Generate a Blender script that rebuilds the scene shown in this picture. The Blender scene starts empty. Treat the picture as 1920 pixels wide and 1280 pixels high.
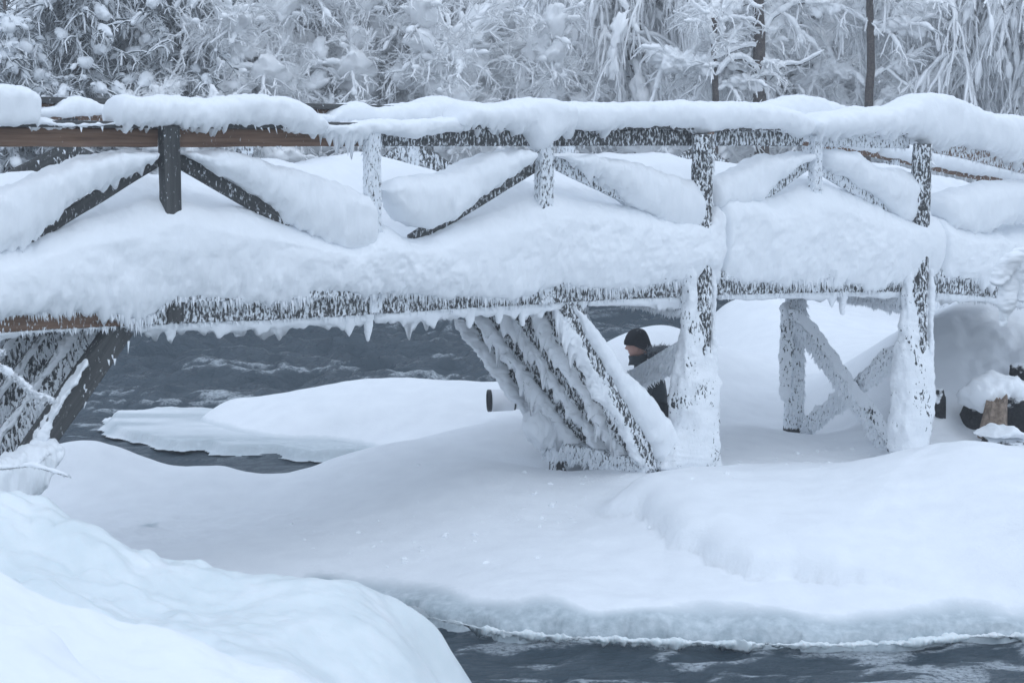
import bpy, math, random
import numpy as np
from mathutils import Vector, Matrix

random.seed(5)
rng = np.random.default_rng(11)
scene = bpy.context.scene
C = scene.collection

# ------------------------------------------------------------------ camera
F_PX, HORIZON, CAM_Z = 3800.0, 100.0, 3.75
PITCH = math.atan((640 - HORIZON) / F_PX)
cam_d = bpy.data.cameras.new('viewpoint')
cam = bpy.data.objects.new('viewpoint', cam_d)
C.objects.link(cam)
cam.location = (0, 0, CAM_Z)
cam.rotation_euler = (math.pi / 2 - PITCH, 0, 0)
cam_d.sensor_width = 36.0
cam_d.lens = 36.0 * F_PX / 1920.0
cam_d.clip_start = 0.5
cam_d.clip_end = 1000
cam_d.dof.use_dof = True
cam_d.dof.focus_distance = 17.0
cam_d.dof.aperture_fstop = 5.6
scene.camera = cam

# ------------------------------------------------------------------ sky, sun, exposure
SUN_EL, SUN_AZ = math.radians(66), math.radians(138)
world = bpy.data.worlds.new('World')
scene.world = world
world.use_nodes = True
wn, wl = world.node_tree.nodes, world.node_tree.links
wn.clear()
sky = wn.new('ShaderNodeTexSky')
sky.sky_type = 'NISHITA'
sky.sun_disc = False
sky.sun_elevation = SUN_EL
sky.sun_rotation = SUN_AZ
sky.dust_density = 3.0
sky.air_density = 1.0
hs = wn.new('ShaderNodeHueSaturation')
hs.inputs['Saturation'].default_value = 0.8
tint = wn.new('ShaderNodeMix')
tint.data_type = 'RGBA'
tint.blend_type = 'MULTIPLY'
tint.inputs[0].default_value = 1.0
tint.inputs[7].default_value = (0.82, 0.945, 1.05, 1)
bg = wn.new('ShaderNodeBackground')
bg.inputs['Strength'].default_value = 0.15
wo = wn.new('ShaderNodeOutputWorld')
wl.new(sky.outputs[0], hs.inputs['Color'])
wl.new(hs.outputs[0], tint.inputs[6])
deck = wn.new('ShaderNodeMix')                           # the closed cloud cover evens the clear sky out
deck.data_type = 'RGBA'
deck.inputs[0].default_value = 0.75
deck.inputs[7].default_value = (4.2, 4.95, 6.05, 1)
wl.new(tint.outputs[2], deck.inputs[6])
wl.new(deck.outputs[2], bg.inputs['Color'])
wl.new(bg.outputs[0], wo.inputs['Surface'])
sun_d = bpy.data.lights.new('sun', 'SUN')
sun_d.energy = 0.32
sun_d.angle = math.radians(150)
sun_d.color = (0.88, 0.95, 1.0)
sun = bpy.data.objects.new('sun', sun_d)
C.objects.link(sun)
sd = Vector((math.cos(SUN_EL) * math.sin(SUN_AZ), math.cos(SUN_EL) * math.cos(SUN_AZ), math.sin(SUN_EL)))
sun.rotation_euler = sd.to_track_quat('Z', 'Y').to_euler()
sun.location = sd * 60
scene.view_settings.view_transform = 'Standard'
scene.view_settings.look = 'None'
scene.view_settings.gamma = 1
scene.view_settings.use_curve_mapping = False
scene.view_settings.exposure = 0.38
scene.render.engine = 'CYCLES'
scene.cycles.use_denoising = True
scene.cycles.diffuse_bounces = 16
scene.cycles.max_bounces = 18
scene.cycles.transmission_bounces = 12
scene.cycles.volume_bounces = 1
scene.cycles.caustics_reflective = False
scene.cycles.caustics_refractive = False

# ------------------------------------------------------------------ geometry of the view, used to read positions off the photograph
_p = PITCH
FW = np.array([0, math.cos(_p), -math.sin(_p)])
UP = np.array([0, math.sin(_p), math.cos(_p)])
RT = np.array([1.0, 0, 0])
EYE = np.array([0, 0, CAM_Z])
TH = math.radians(34.4)
U = np.array([math.cos(TH), math.sin(TH), 0])          # along the bridge
N = np.array([-math.sin(TH), math.cos(TH), 0])         # across it, away from the camera
Z = np.array([0, 0, 1.0])
P0 = np.array([0, 15.1, 0])
WID = 1.75


def ray(x, y):
    x = np.asarray(x, float)[..., None]
    y = np.asarray(y, float)[..., None]
    return FW + (x - 960) / F_PX * RT - (y - 640) / F_PX * UP


def pl(x, y, k=0.0):                                    # point of the bridge's vertical plane at offset k
    r = ray(x, y)
    t = (np.asarray(k) + (P0 - EYE) @ N) / (r @ N)
    return EYE + r * t[..., None]


def onz(x, y, z):
    r = ray(x, y)
    return EYE + r * ((np.asarray(z) - CAM_Z) / r[..., 2])[..., None]


def ony(x, y, Y):
    r = ray(x, y)
    return EYE + r * (np.asarray(Y, float) / r[..., 1])[..., None]


def W(s, k, z):
    s, k, z = np.broadcast_arrays(np.asarray(s, float), np.asarray(k, float), np.asarray(z, float))
    return P0 * np.array([1, 1, 0]) + s[..., None] * U + k[..., None] * N + z[..., None] * Z


def sz(x, y, k=0.0):
    q = pl(x, y, k)
    return (q - P0) @ U, q[..., 2]


# ------------------------------------------------------------------ noise
def _hash(ix, iy, iz, seed):
    h = (ix * 374761393 + iy * 668265263 + iz * 2147483647 + seed * 1274126177) & 0xFFFFFFFF
    h = ((h ^ (h >> 13)) * 1274126177) & 0xFFFFFFFF
    h = ((h ^ (h >> 16)) * 2246822519) & 0xFFFFFFFF
    return ((h ^ (h >> 15)) & 0xFFFFFF) / float(0xFFFFFF)


def vnoise(p, seed=0):
    p = np.asarray(p, float)
    i = np.floor(p).astype(np.int64)
    f = p - i
    f = f * f * f * (f * (f * 6 - 15) + 10)
    out = 0
    for dx in (0, 1):
        wx = f[..., 0] if dx else 1 - f[..., 0]
        for dy in (0, 1):
            wy = f[..., 1] if dy else 1 - f[..., 1]
            for dz in (0, 1):
                wz = f[..., 2] if dz else 1 - f[..., 2]
                out = out + wx * wy * wz * _hash(i[..., 0] + dx, i[..., 1] + dy, i[..., 2] + dz, seed)
    return out * 2 - 1


def fbm(p, octaves=4, seed=0, gain=.5):
    p = np.asarray(p, float)
    a, s, out = 1.0, 0.0, 0
    for o in range(octaves):
        out = out + a * vnoise(p * (2.03 ** o) + 17.3 * o, seed + o)
        s += a
        a *= gain
    return out / s


def smooth01(x):
    x = np.clip(x, 0, 1)
    return x * x * (3 - 2 * x)


def gsm(a, sig):
    if sig <= 0:
        return a
    r = int(3 * sig) + 1
    k = np.exp(-.5 * (np.arange(-r, r + 1) / sig) ** 2)
    k /= k.sum()
    return np.convolve(np.pad(a, r, mode='edge'), k, mode='valid')


# ------------------------------------------------------------------ mesh and object helpers
ORG = {}


def mesh(name, V, quads=None, tris=None, mat=None, smooth=True, attrs=None):
    me = bpy.data.meshes.new(name)
    V = np.ascontiguousarray(V, np.float32)
    q = np.zeros((0, 4), np.int32) if quads is None else np.asarray(quads, np.int32).reshape(-1, 4)
    t = np.zeros((0, 3), np.int32) if tris is None else np.asarray(tris, np.int32).reshape(-1, 3)
    me.vertices.add(len(V))
    me.vertices.foreach_set('co', V.ravel())
    nl = q.size + t.size
    me.loops.add(nl)
    me.loops.foreach_set('vertex_index', np.concatenate([q.ravel(), t.ravel()]).astype(np.int32))
    me.polygons.add(len(q) + len(t))
    me.polygons.foreach_set('loop_start', np.concatenate([np.arange(len(q)) * 4, q.size + np.arange(len(t)) * 3]).astype(np.int32))
    me.polygons.foreach_set('use_smooth', np.full(len(q) + len(t), bool(smooth)))
    for an, av in (attrs or {}).items():
        av = np.asarray(av, np.float32)
        if av.ndim == 2:
            me.attributes.new(an, 'FLOAT_VECTOR', 'POINT').data.foreach_set('vector', np.ascontiguousarray(av).ravel())
        else:
            me.attributes.new(an, 'FLOAT', 'POINT').data.foreach_set('value', np.ascontiguousarray(av))
    me.update(calc_edges=True)
    if mat:
        me.materials.append(mat)
    return me


def tag(o, label=None, cat=None, group=None, kind=None):
    for k, v in (('label', label), ('category', cat), ('group', group), ('kind', kind)):
        if v:
            o[k] = v
    return o


def link(o, org, parent=None):
    C.objects.link(o)
    org = np.asarray(org, float)
    ORG[o.name] = org
    if parent is not None:
        o.parent = parent
        o.location = org - ORG[parent.name]
    else:
        o.location = org
    return o


def obj(name, V, quads=None, tris=None, mat=None, parent=None, smooth=True, attrs=None, org=None, **tags):
    V = np.asarray(V, float)
    if org is None:
        org = np.array([(V[:, 0].min() + V[:, 0].max()) / 2, (V[:, 1].min() + V[:, 1].max()) / 2, V[:, 2].min()])
    o = bpy.data.objects.new(name, mesh(name, V - org, quads, tris, mat, smooth, attrs))
    link(o, org, parent)
    return tag(o, **tags)


def empty(name, org, **tags):
    o = bpy.data.objects.new(name, None)
    o.empty_display_size = .2
    link(o, org)
    return tag(o, **tags)


class MB:                                                # collects pieces of one mesh
    def __init__(self):
        self.V, self.Q, self.T, self.n, self.A = [], [], [], 0, []

    def add(self, V, quads=None, tris=None, a=None):
        V = np.asarray(V, float).reshape(-1, 3)
        if quads is not None and len(quads):
            self.Q.append(np.asarray(quads) + self.n)
        if tris is not None and len(tris):
            self.T.append(np.asarray(tris) + self.n)
        self.V.append(V)
        self.A.append(np.zeros(len(V)) if a is None else np.broadcast_to(a, (len(V),)))
        self.n += len(V)
        return self

    def data(self):
        return (np.concatenate(self.V), np.concatenate(self.Q) if self.Q else None, np.concatenate(self.T) if self.T else None)

    def obj(self, name, mat, parent=None, **kw):
        V, q, t = self.data()
        return obj(name, V, q, t, mat, parent, **kw)


def grid_quads(nu, nv, wrap_v=False):
    a = np.arange(nu * nv).reshape(nu, nv)
    if wrap_v:
        b = np.roll(a, -1, axis=1)
        return np.stack([a[:-1], a[1:], b[1:], b[:-1]], -1).reshape(-1, 4)
    return np.stack([a[:-1, :-1], a[1:, :-1], a[1:, 1:], a[:-1, 1:]], -1).reshape(-1, 4)


def unit(v):
    return v / np.maximum(np.linalg.norm(v, axis=-1, keepdims=True), 1e-9)


# ------------------------------------------------------------------ materials
def mat_new(name):
    m = bpy.data.materials.new(name)
    m.use_nodes = True
    nt = m.node_tree
    b = nt.nodes['Principled BSDF']
    return m, nt, b


def nd(nt, typ, **kw):
    n = nt.nodes.new(typ)
    for k, v in kw.items():
        setattr(n, k, v)
    return n


def noise_node(nt, vec, scale, detail=4, rough=.55):
    n = nd(nt, 'ShaderNodeTexNoise')
    n.inputs['Scale'].default_value = scale
    n.inputs['Detail'].default_value = detail
    n.inputs['Roughness'].default_value = rough
    nt.links.new(vec, n.inputs['Vector'])
    return n.outputs['Fac']


def ramp(nt, fac, stops):
    r = nd(nt, 'ShaderNodeValToRGB')
    el = r.color_ramp.elements
    while len(el) < len(stops):
        el.new(.5)
    for e, (p, c) in zip(el, stops):
        e.position = p
        e.color = (*c, 1) if len(c) == 3 else c
    nt.links.new(fac, r.inputs['Fac'])
    return r.outputs['Color']


def math_n(nt, op, a, b=None):
    m = nd(nt, 'ShaderNodeMath', operation=op)
    for i, v in enumerate((a, b)):
        if v is None:
            continue
        if isinstance(v, (int, float)):
            m.inputs[i].default_value = v
        else:
            nt.links.new(v, m.inputs[i])
    return m.outputs[0]


def mixc(nt, fac, a, b):
    m = nd(nt, 'ShaderNodeMix', data_type='RGBA')
    for i, v in ((0, fac), (6, a), (7, b)):
        if isinstance(v, (int, float)):
            m.inputs[i].default_value = v
        elif isinstance(v, tuple):
            m.inputs[i].default_value = (*v, 1)
        else:
            nt.links.new(v, m.inputs[i])
    return m.outputs[2]


def bump(nt, b, h, strength, dist):
    bm_ = nd(nt, 'ShaderNodeBump')
    bm_.inputs['Strength'].default_value = strength
    bm_.inputs['Distance'].default_value = dist
    nt.links.new(h, bm_.inputs['Height'])
    nt.links.new(bm_.outputs[0], b.inputs['Normal'])


def pos(nt):
    return nd(nt, 'ShaderNodeNewGeometry').outputs['Position']


def snow_mat(name, col, b1=.35, scale=45, d=.01, rough=.75, spec=.25):
    m, nt, b = mat_new(name)
    p = pos(nt)
    n1 = noise_node(nt, p, scale, 5, .65)
    n2 = noise_node(nt, p, scale / 9, 3, .5)
    c = ramp(nt, n2, [(.3, tuple(x * .965 for x in col)), (.7, col)])
    nt.links.new(c, b.inputs['Base Color'])
    b.inputs['Roughness'].default_value = rough
    b.inputs['Specular IOR Level'].default_value = spec
    h = math_n(nt, 'ADD', math_n(nt, 'MULTIPLY', n1, .5), n2)
    bump(nt, b, h, b1, d)
    return m


SNOW = (.86, .88, .90)
M_snow = snow_mat('snow', SNOW, .35, 45, .012)
M_soft = snow_mat('snow_soft', SNOW, .25, 25, .012)
M_frost = snow_mat('frost', (.86, .88, .90), .3, 90, .006)


def ground_mat():
    m, nt, b = mat_new('snow_and_ice')
    p = pos(nt)
    at = nd(nt, 'ShaderNodeAttribute', attribute_name='ice')
    n1 = noise_node(nt, p, 38, 5, .65)
    n2 = noise_node(nt, p, 5, 3, .5)
    n3 = noise_node(nt, p, 14, 5, .6)
    snow = ramp(nt, n2, [(.3, (.81, .83, .855)), (.7, SNOW)])
    ice = ramp(nt, n3, [(.25, (.34, .40, .43)), (.5, (.47, .53, .56)), (.75, (.62, .67, .70))])
    f = math_n(nt, 'ADD', at.outputs['Fac'], math_n(nt, 'MULTIPLY', math_n(nt, 'SUBTRACT', n3, .5), .5))
    fac = ramp(nt, f, [(.3, (0, 0, 0)), (.75, (1, 1, 1))])
    nt.links.new(mixc(nt, fac, snow, ice), b.inputs['Base Color'])
    nt.links.new(math_n(nt, 'SUBTRACT', .75, math_n(nt, 'MULTIPLY', fac, .45)), b.inputs['Roughness'])
    b.inputs['Specular IOR Level'].default_value = .3
    bump(nt, b, math_n(nt, 'ADD', math_n(nt, 'MULTIPLY', n1, .6), n2), .55, .016)
    return m


def ice_mat():
    m, nt, b = mat_new('pale_ice')
    p = pos(nt)
    n1 = noise_node(nt, p, 22, 5, .6)
    n2 = noise_node(nt, p, 3.2, 4, .55)
    c = ramp(nt, n2, [(.3, (.66, .72, .735)), (.55, (.74, .79, .80)), (.75, (.82, .85, .865))])
    nt.links.new(c, b.inputs['Base Color'])
    b.inputs['Roughness'].default_value = .42
    b.inputs['Subsurface Weight'].default_value = .10
    b.inputs['Subsurface Radius'].default_value = (.05, .10, .12)
    b.inputs['Subsurface Scale'].default_value = 1.0
    b.inputs['Specular IOR Level'].default_value = .35
    bump(nt, b, math_n(nt, 'ADD', math_n(nt, 'MULTIPLY', n1, .3), n2), .35, .02)
    return m


def wood_mat(name, c1, c2, c3, frost_bias=0.0):
    m, nt, b = mat_new(name)
    g = nd(nt, 'ShaderNodeAttribute', attribute_name='grain').outputs['Vector']
    fr = nd(nt, 'ShaderNodeAttribute', attribute_name='rime').outputs['Fac']
    mp = nd(nt, 'ShaderNodeMapping')
    mp.inputs['Scale'].default_value = (1.6, 34, 34)
    nt.links.new(g, mp.inputs['Vector'])
    n1 = noise_node(nt, mp.outputs[0], 1, 6, .65)
    n2 = noise_node(nt, g, 3.5, 3, .5)
    col = ramp(nt, n1, [(.28, c1), (.52, c2), (.75, c3)])
    col = mixc(nt, math_n(nt, 'MULTIPLY', n2, .6), col, tuple(x * .55 for x in c1))
    p = pos(nt)
    mp2 = nd(nt, 'ShaderNodeMapping')
    mp2.inputs['Scale'].default_value = (60, 60, 26)
    nt.links.new(p, mp2.inputs['Vector'])
    n3 = noise_node(nt, mp2.outputs[0], 1, 4, .6)
    thr = math_n(nt, 'ADD', n3, math_n(nt, 'SUBTRACT', math_n(nt, 'MULTIPLY', fr, .55), .62 - frost_bias))
    fac = ramp(nt, thr, [(.07, (0, 0, 0)), (.19, (1, 1, 1))])
    nt.links.new(mixc(nt, fac, col, (.80, .83, .86)), b.inputs['Base Color'])
    b.inputs['Roughness'].default_value = .8
    b.inputs['Specular IOR Level'].default_value = .25
    bump(nt, b, math_n(nt, 'ADD', math_n(nt, 'MULTIPLY', n1, .4), fac), .6, .008)
    return m


M_ground = ground_mat()
M_ice = ice_mat()
M_wood = wood_mat('weathered_wood', (.05, .052, .052), (.09, .092, .092), (.15, .15, .148))
M_brown = wood_mat('brown_wood', (.09, .055, .04), (.25, .155, .105), (.30, .22, .17))
M_log = wood_mat('dark_round_wood', (.035, .036, .037), (.075, .076, .076), (.12, .12, .118))


def crust_mat():
    m, nt, b = mat_new('rime_crust')
    p = pos(nt)
    mp = nd(nt, 'ShaderNodeMapping')
    mp.inputs['Scale'].default_value = (42, 42, 22)
    nt.links.new(p, mp.inputs['Vector'])
    n1 = noise_node(nt, mp.outputs[0], 1, 4, .6)
    n2 = noise_node(nt, p, 4.5, 3, .5)
    v = math_n(nt, 'ADD', n1, math_n(nt, 'MULTIPLY', math_n(nt, 'SUBTRACT', n2, .5), .75))
    fac = ramp(nt, v, [(.30, (.035, .04, .042)), (.36, (.86, .88, .90))])
    nt.links.new(fac, b.inputs['Base Color'])
    b.inputs['Roughness'].default_value = .8
    b.inputs['Specular IOR Level'].default_value = .2
    bump(nt, b, n1, .7, .02)
    return m


M_crust = crust_mat()


def bark_mat(name, c1, c2, lim, snow=(.86, .88, .90), soft=.12, scale=9):
    m, nt, b = mat_new(name)
    geo = nd(nt, 'ShaderNodeNewGeometry')
    sx = nd(nt, 'ShaderNodeSeparateXYZ')
    nt.links.new(geo.outputs['Normal'], sx.inputs[0])
    n1 = noise_node(nt, geo.outputs['Position'], scale, 4, .65)
    n2 = noise_node(nt, geo.outputs['Position'], scale * 5, 4, .65)
    col = ramp(nt, n2, [(.35, c1), (.65, c2)])
    v = math_n(nt, 'ADD', sx.outputs['Z'], math_n(nt, 'MULTIPLY', math_n(nt, 'SUBTRACT', n1, .5), 1.9))
    v = math_n(nt, 'ADD', math_n(nt, 'MULTIPLY', math_n(nt, 'SUBTRACT', v, lim), .5), .5)
    fac = ramp(nt, v, [(.5 - soft / 2, (0, 0, 0)), (.5 + soft / 2, (1, 1, 1))])
    nt.links.new(mixc(nt, fac, col, snow), b.inputs['Base Color'])
    b.inputs['Roughness'].default_value = .8
    b.inputs['Specular IOR Level'].default_value = .15
    return m


M_bark = bark_mat('bark_with_rime', (.03, .028, .028), (.16, .13, .115), .55)
M_limb = bark_mat('limb_with_snow', (.03, .03, .032), (.07, .065, .065), -.35)
M_twig = bark_mat('rimed_twig', (.06, .065, .07), (.15, .155, .16), -2.1, snow=(.955, .96, .965), soft=.3, scale=6)
M_pack = snow_mat('packed_rime', (.955, .96, .965), .5, 26, .012)
M_needle = bark_mat('rimed_needles', (.018, .032, .036), (.05, .075, .088), -.12, soft=.5, scale=5)

# ------------------------------------------------------------------ loft: a rounded body between two outlines standing in the bridge plane at offset k
def interp_poly(P, t, axis, sig):
    P = np.asarray(P, float)
    if axis == 'x':
        y = np.interp(t, P[:, 0], P[:, 1])
        return t, gsm(y, sig)
    x = np.interp(t, P[:, 1], P[:, 0])
    return gsm(x, sig), t


def loft_data(A, B, k, thick, axis='x', step=1.5, nphi=32, e=.78, jag=0.0, jfreq=28, noise=.012, er=.07, er2=None,
              sigA=6, sigB=3, seed=0, plane=None, nfreq=3.2, jpow=1.6, lean=0.0, aniso=1.0, rough=.005, bil=0.0):
    A, B = np.asarray(A, float), np.asarray(B, float)
    ax = 0 if axis == 'x' else 1
    t0, t1 = max(A[0, ax], B[0, ax]), min(A[-1, ax], B[-1, ax])
    t = np.linspace(t0, t1, max(8, int(abs(t1 - t0) / step)))
    f = (lambda x, y: pl(x, y, k)) if plane is None else plane
    a = f(*interp_poly(A, t, axis, sigA))
    b = f(*interp_poly(B, t, axis, sigB))
    c, h = (a + b) / 2, (a - b) / 2
    d = np.concatenate([[0], np.cumsum(np.linalg.norm(np.diff(c, axis=0), axis=1))])
    er2 = er if er2 is None else er2
    g = np.ones(len(t))
    if er > 0:
        g *= np.sqrt(np.maximum(1 - (1 - np.clip(d / er, 0, 1)) ** 2, .0004))
    if er2 > 0:
        g *= np.sqrt(np.maximum(1 - (1 - np.clip((d[-1] - d) / er2, 0, 1)) ** 2, .0004))
    phi = np.linspace(0, 2 * np.pi, nphi, endpoint=False)
    cp, sp = np.cos(phi), np.sin(phi)
    Cc = np.sign(cp) * np.abs(cp) ** e
    Ss = np.sign(sp) * np.abs(sp) ** e
    th = thick(d / max(d[-1], 1e-6)) if callable(thick) else np.full(len(t), thick)
    V = c[:, None] + (h * g[:, None])[:, None] * Cc[None, :, None] + N * (th * g)[:, None, None] * Ss[None, :, None]
    if lean:
        V = V + N * lean * (Cc[None, :, None])
    nr = unit(unit(h)[:, None] * Cc[None, :, None] + N * Ss[None, :, None])
    so = seed * 3.71
    an = np.array([1, 1, aniso])
    dn = fbm(V * nfreq * an + so, 3, seed) * noise * 2 + fbm(V * nfreq * 4.3 * an + so, 3, seed + 5) * noise * .9 + rough * fbm(V * 26 * an + so, 2, seed + 8)
    dn = dn + bil * ((np.abs(fbm(V * 7 + so, 2, seed + 11)) - .2) * .045 + (np.abs(fbm(V * 17 + so, 2, seed + 12)) - .2) * .02)
    V = V + nr * (dn * np.minimum(1, g * 1.2)[:, None])[..., None]
    if jag > 0:
        s = (c @ U)[:, None] + 0 * Ss[None]
        q = np.stack([s * jfreq, Ss[None] * 2.2 + 0 * s, 0 * s + so], -1)
        q2 = np.stack([s * jfreq * 2.3, Ss[None] * 3 + 0 * s, 0 * s + so + 9], -1)
        q3 = np.stack([s * 3.1, 0 * s, 0 * s + so + 4], -1)
        j = np.clip(.55 * vnoise(q, seed) + .45 * vnoise(q2, seed + 1) + .25, 0, 1) ** jpow * np.clip(.8 + 1.3 * vnoise(q3, seed + 2), .08, 2.4)
        w = np.clip(-Cc, 0, 1) ** 2.5
        V[..., 2] -= jag * 1.9 * j * w[None] * g[:, None]
    nu = len(t)
    Q = grid_quads(nu, nphi, True)
    Vf = np.concatenate([V.reshape(-1, 3), V[0].mean(0)[None], V[-1].mean(0)[None]])
    i0, i1 = nu * nphi, nu * nphi + 1
    r = np.arange(nphi)
    T = np.concatenate([np.stack([np.full(nphi, i0), r, np.roll(r, -1)], -1),
                        np.stack([np.full(nphi, i1), (nu - 1) * nphi + np.roll(r, -1), (nu - 1) * nphi + r], -1)])
    return Vf, Q, T


def loft(name, A, B, k, thick, mat=None, parent=None, **kw):
    tags = {q: kw.pop(q) for q in ('label', 'cat', 'group', 'kind') if q in kw}
    V, Q, T = loft_data(A, B, k, thick, **kw)
    return obj(name, V, Q, T, mat or M_snow, parent, **tags)


# ------------------------------------------------------------------ timber with rime crystals
def chips_mesh(base, dirs, length, width, side=None):
    n = len(base)
    d = unit(dirs)
    r = unit(rng.normal(size=(n, 3)))
    a = unit(np.cross(d, r))
    b = np.cross(d, a)
    w = width[:, None]
    V = np.stack([base + a * w, base + (-.5 * a + .87 * b) * w, base + (-.5 * a - .87 * b) * w, base + d * length[:, None]], 1)
    i = np.arange(n)[:, None] * 4
    T = np.concatenate([i + [0, 1, 3], i + [1, 2, 3], i + [2, 0, 3]])
    return V.reshape(-1, 3), T


def frames(path):
    T = np.gradient(path, axis=0)
    T = unit(T)
    return T


class Timber:
    pass


def timber(name, path, w, h, mat, parent, rime=.3, round_=False, ref=None, seglen=.09, rimefn=None, **tags):
    """a squared (or round) timber along path; w is its width across the bridge, h its depth"""
    path = np.asarray(path, float)
    if len(path) == 2:
        L = np.linalg.norm(path[1] - path[0])
        n = max(3, int(L / seglen))
        path = path[0] + (path[1] - path[0]) * np.linspace(0, 1, n)[:, None]
    T = frames(path)
    rv = N if ref is None else ref
    ey = unit(rv - (T @ rv)[:, None] * T)
    ez = np.cross(T, ey)
    flip = np.sign((ez @ Z).sum())
    ez = ez * (flip if flip else 1)
    if round_:
        m = 14
        a = np.linspace(0, 2 * np.pi, m, endpoint=False)
        ys, zs = np.cos(a) * w / 2, np.sin(a) * h / 2
    else:
        c = .009
        ys = np.array([-w / 2, -w / 2, -w / 2 + c, w / 2 - c, w / 2, w / 2, w / 2 - c, -w / 2 + c])
        zs = np.array([-h / 2 + c, h / 2 - c, h / 2, h / 2, h / 2 - c, -h / 2 + c, -h / 2, -h / 2])
        m = 8
    V = path[:, None] + ey[:, None] * ys[None, :, None] + ez[:, None] * zs[None, :, None]
    V = V + fbm(V * 6, 2, 3)[..., None] * (.012 if round_ else .004) * (unit(V - path[:, None]))
    d = np.concatenate([[0], np.cumsum(np.linalg.norm(np.diff(path, axis=0), axis=1))])
    off = rng.uniform(0, 50, 3)
    G = np.stack([d[:, None] + 0 * ys[None], 0 * d[:, None] + ys[None], 0 * d[:, None] + zs[None]], -1) + off
    nu = len(path)
    Q = grid_quads(nu, m, True)
    V2 = np.concatenate([V.reshape(-1, 3), path[:1], path[-1:]])
    G2 = np.concatenate([G.reshape(-1, 3), G[0].mean(0)[None], G[-1].mean(0)[None]])
    r = np.arange(m)
    Tn = np.concatenate([np.stack([np.full(m, nu * m), r, np.roll(r, -1)], -1), np.stack([np.full(m, nu * m + 1), (nu - 1) * m + np.roll(r, -1), (nu - 1) * m + r], -1)])
    tt = np.concatenate([np.repeat(d / d[-1], m), [0, 1]])
    rm = np.full(len(V2), rime) if rimefn is None else rimefn(tt)
    o = obj(name, V2, Q, Tn, mat, parent, smooth=round_, attrs={'grain': G2, 'rime': rm}, **tags)
    t = Timber()
    t.o, t.path, t.T, t.ey, t.ez, t.w, t.h, t.round, t.d = o, path, T, ey, ez, w, h, round_, d
    return t


def rime_on(t, dens, length=.045, width=.011, faces=('front',), densfn=None, down=1.0, out=.45, extra=None):
    """rime crystals standing on a timber: one joined part of it"""
    Bs, Ds, Ls = [], [], []
    L = t.d[-1]
    side = t.h
    for fc in faces:
        if t.round:
            n = int(dens * L * t.w * 1.8)
            u = rng.uniform(0, 1, n)
            an = rng.uniform(np.pi * .5, np.pi * 1.5, n) if fc == 'front' else rng.uniform(0, 2 * np.pi, n)
            oy, oz = np.cos(an), np.sin(an)
            ry, rz = oy * t.w / 2, oz * t.h / 2
        else:
            wd = {'front': t.h, 'back': t.h, 'top': t.w, 'bottom': t.w}[fc]
            n = int(dens * L * wd)
            u = rng.uniform(0, 1, n)
            v = rng.uniform(-.5, .5, n)
            if fc in ('front', 'back'):
                sg = -1 if fc == 'front' else 1
                oy, oz = np.full(n, sg * 1.0), np.zeros(n)
                ry, rz = np.full(n, sg * t.w / 2), v * t.h
            else:
                sg = 1 if fc == 'top' else -1
                oy, oz = np.zeros(n), np.full(n, sg * 1.0)
                ry, rz = v * t.w, np.full(n, sg * t.h / 2)
        if densfn is not None:
            keep = rng.uniform(0, 1, n) < densfn(u)
            u, ry, rz, oy, oz = u[keep], ry[keep], rz[keep], oy[keep], oz[keep]
            n = len(u)
        if n == 0:
            continue
        ix = u * L
        P = np.stack([np.interp(ix, t.d, t.path[:, i]) for i in range(3)], -1)
        EY = np.stack([np.interp(ix, t.d, t.ey[:, i]) for i in range(3)], -1)
        EZ = np.stack([np.interp(ix, t.d, t.ez[:, i]) for i in range(3)], -1)
        nrm = EY * oy[:, None] + EZ * oz[:, None]
        ph_ = rng.uniform(0, 40)
        cl2 = vnoise(np.stack([ix * 2.3 + ph_, ry * 9, rz * 9], -1), 10) + .5 * vnoise(np.stack([ix * 8 + ph_, ry * 22, rz * 22], -1), 12) - .9 * rz / t.h
        kp_ = rng.uniform(-.9, .9, n) < cl2 + .25
        ix, ry, rz, oy, oz, P, EY, EZ, nrm = ix[kp_], ry[kp_], rz[kp_], oy[kp_], oz[kp_], P[kp_], EY[kp_], EZ[kp_], nrm[kp_]
        n = len(ix)
        if n == 0:
            continue
        cl = vnoise(np.stack([ix * 9, ry * 30, rz * 30 + 3], -1), 9)
        base = P + EY * ry[:, None] + EZ * rz[:, None] - nrm * .004
        dr = -Z * down + nrm * out + rng.normal(size=(n, 3)) * .22
        Bs.append(base)
        Ds.append(dr)
        Ls.append(length * rng.uniform(.4, 1.3, n) * (1 + .5 * cl))
    if not Bs:
        return None
    B_, D_, L_ = np.concatenate(Bs), np.concatenate(Ds), np.concatenate(Ls)
    V, T = chips_mesh(B_, D_, L_, width * rng.uniform(.6, 1.5, len(B_)))
    return obj('frost', V, None, T, M_frost, t.o, smooth=False, kind='stuff')


def dense_path(pts, k, n=None):
    pts = np.asarray(pts, float)
    x = np.arange(pts[0, 0], pts[-1, 0] + 1, 16.0)
    y = gsm(np.interp(x, pts[:, 0], pts[:, 1]), 2)
    return pl(x, y, k)


def ico(sub=3):
    import bmesh
    bm = bmesh.new()
    bmesh.ops.create_icosphere(bm, subdivisions=sub, radius=1)
    V_ = np.array([v.co[:] for v in bm.verts])
    T_ = np.array([[v.index for v in f.verts] for f in bm.faces])
    bm.free()
    return V_, T_


ICO4, ICO3, ICO2, ICO1 = ico(4), ico(3), ico(2), ico(1)


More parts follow.
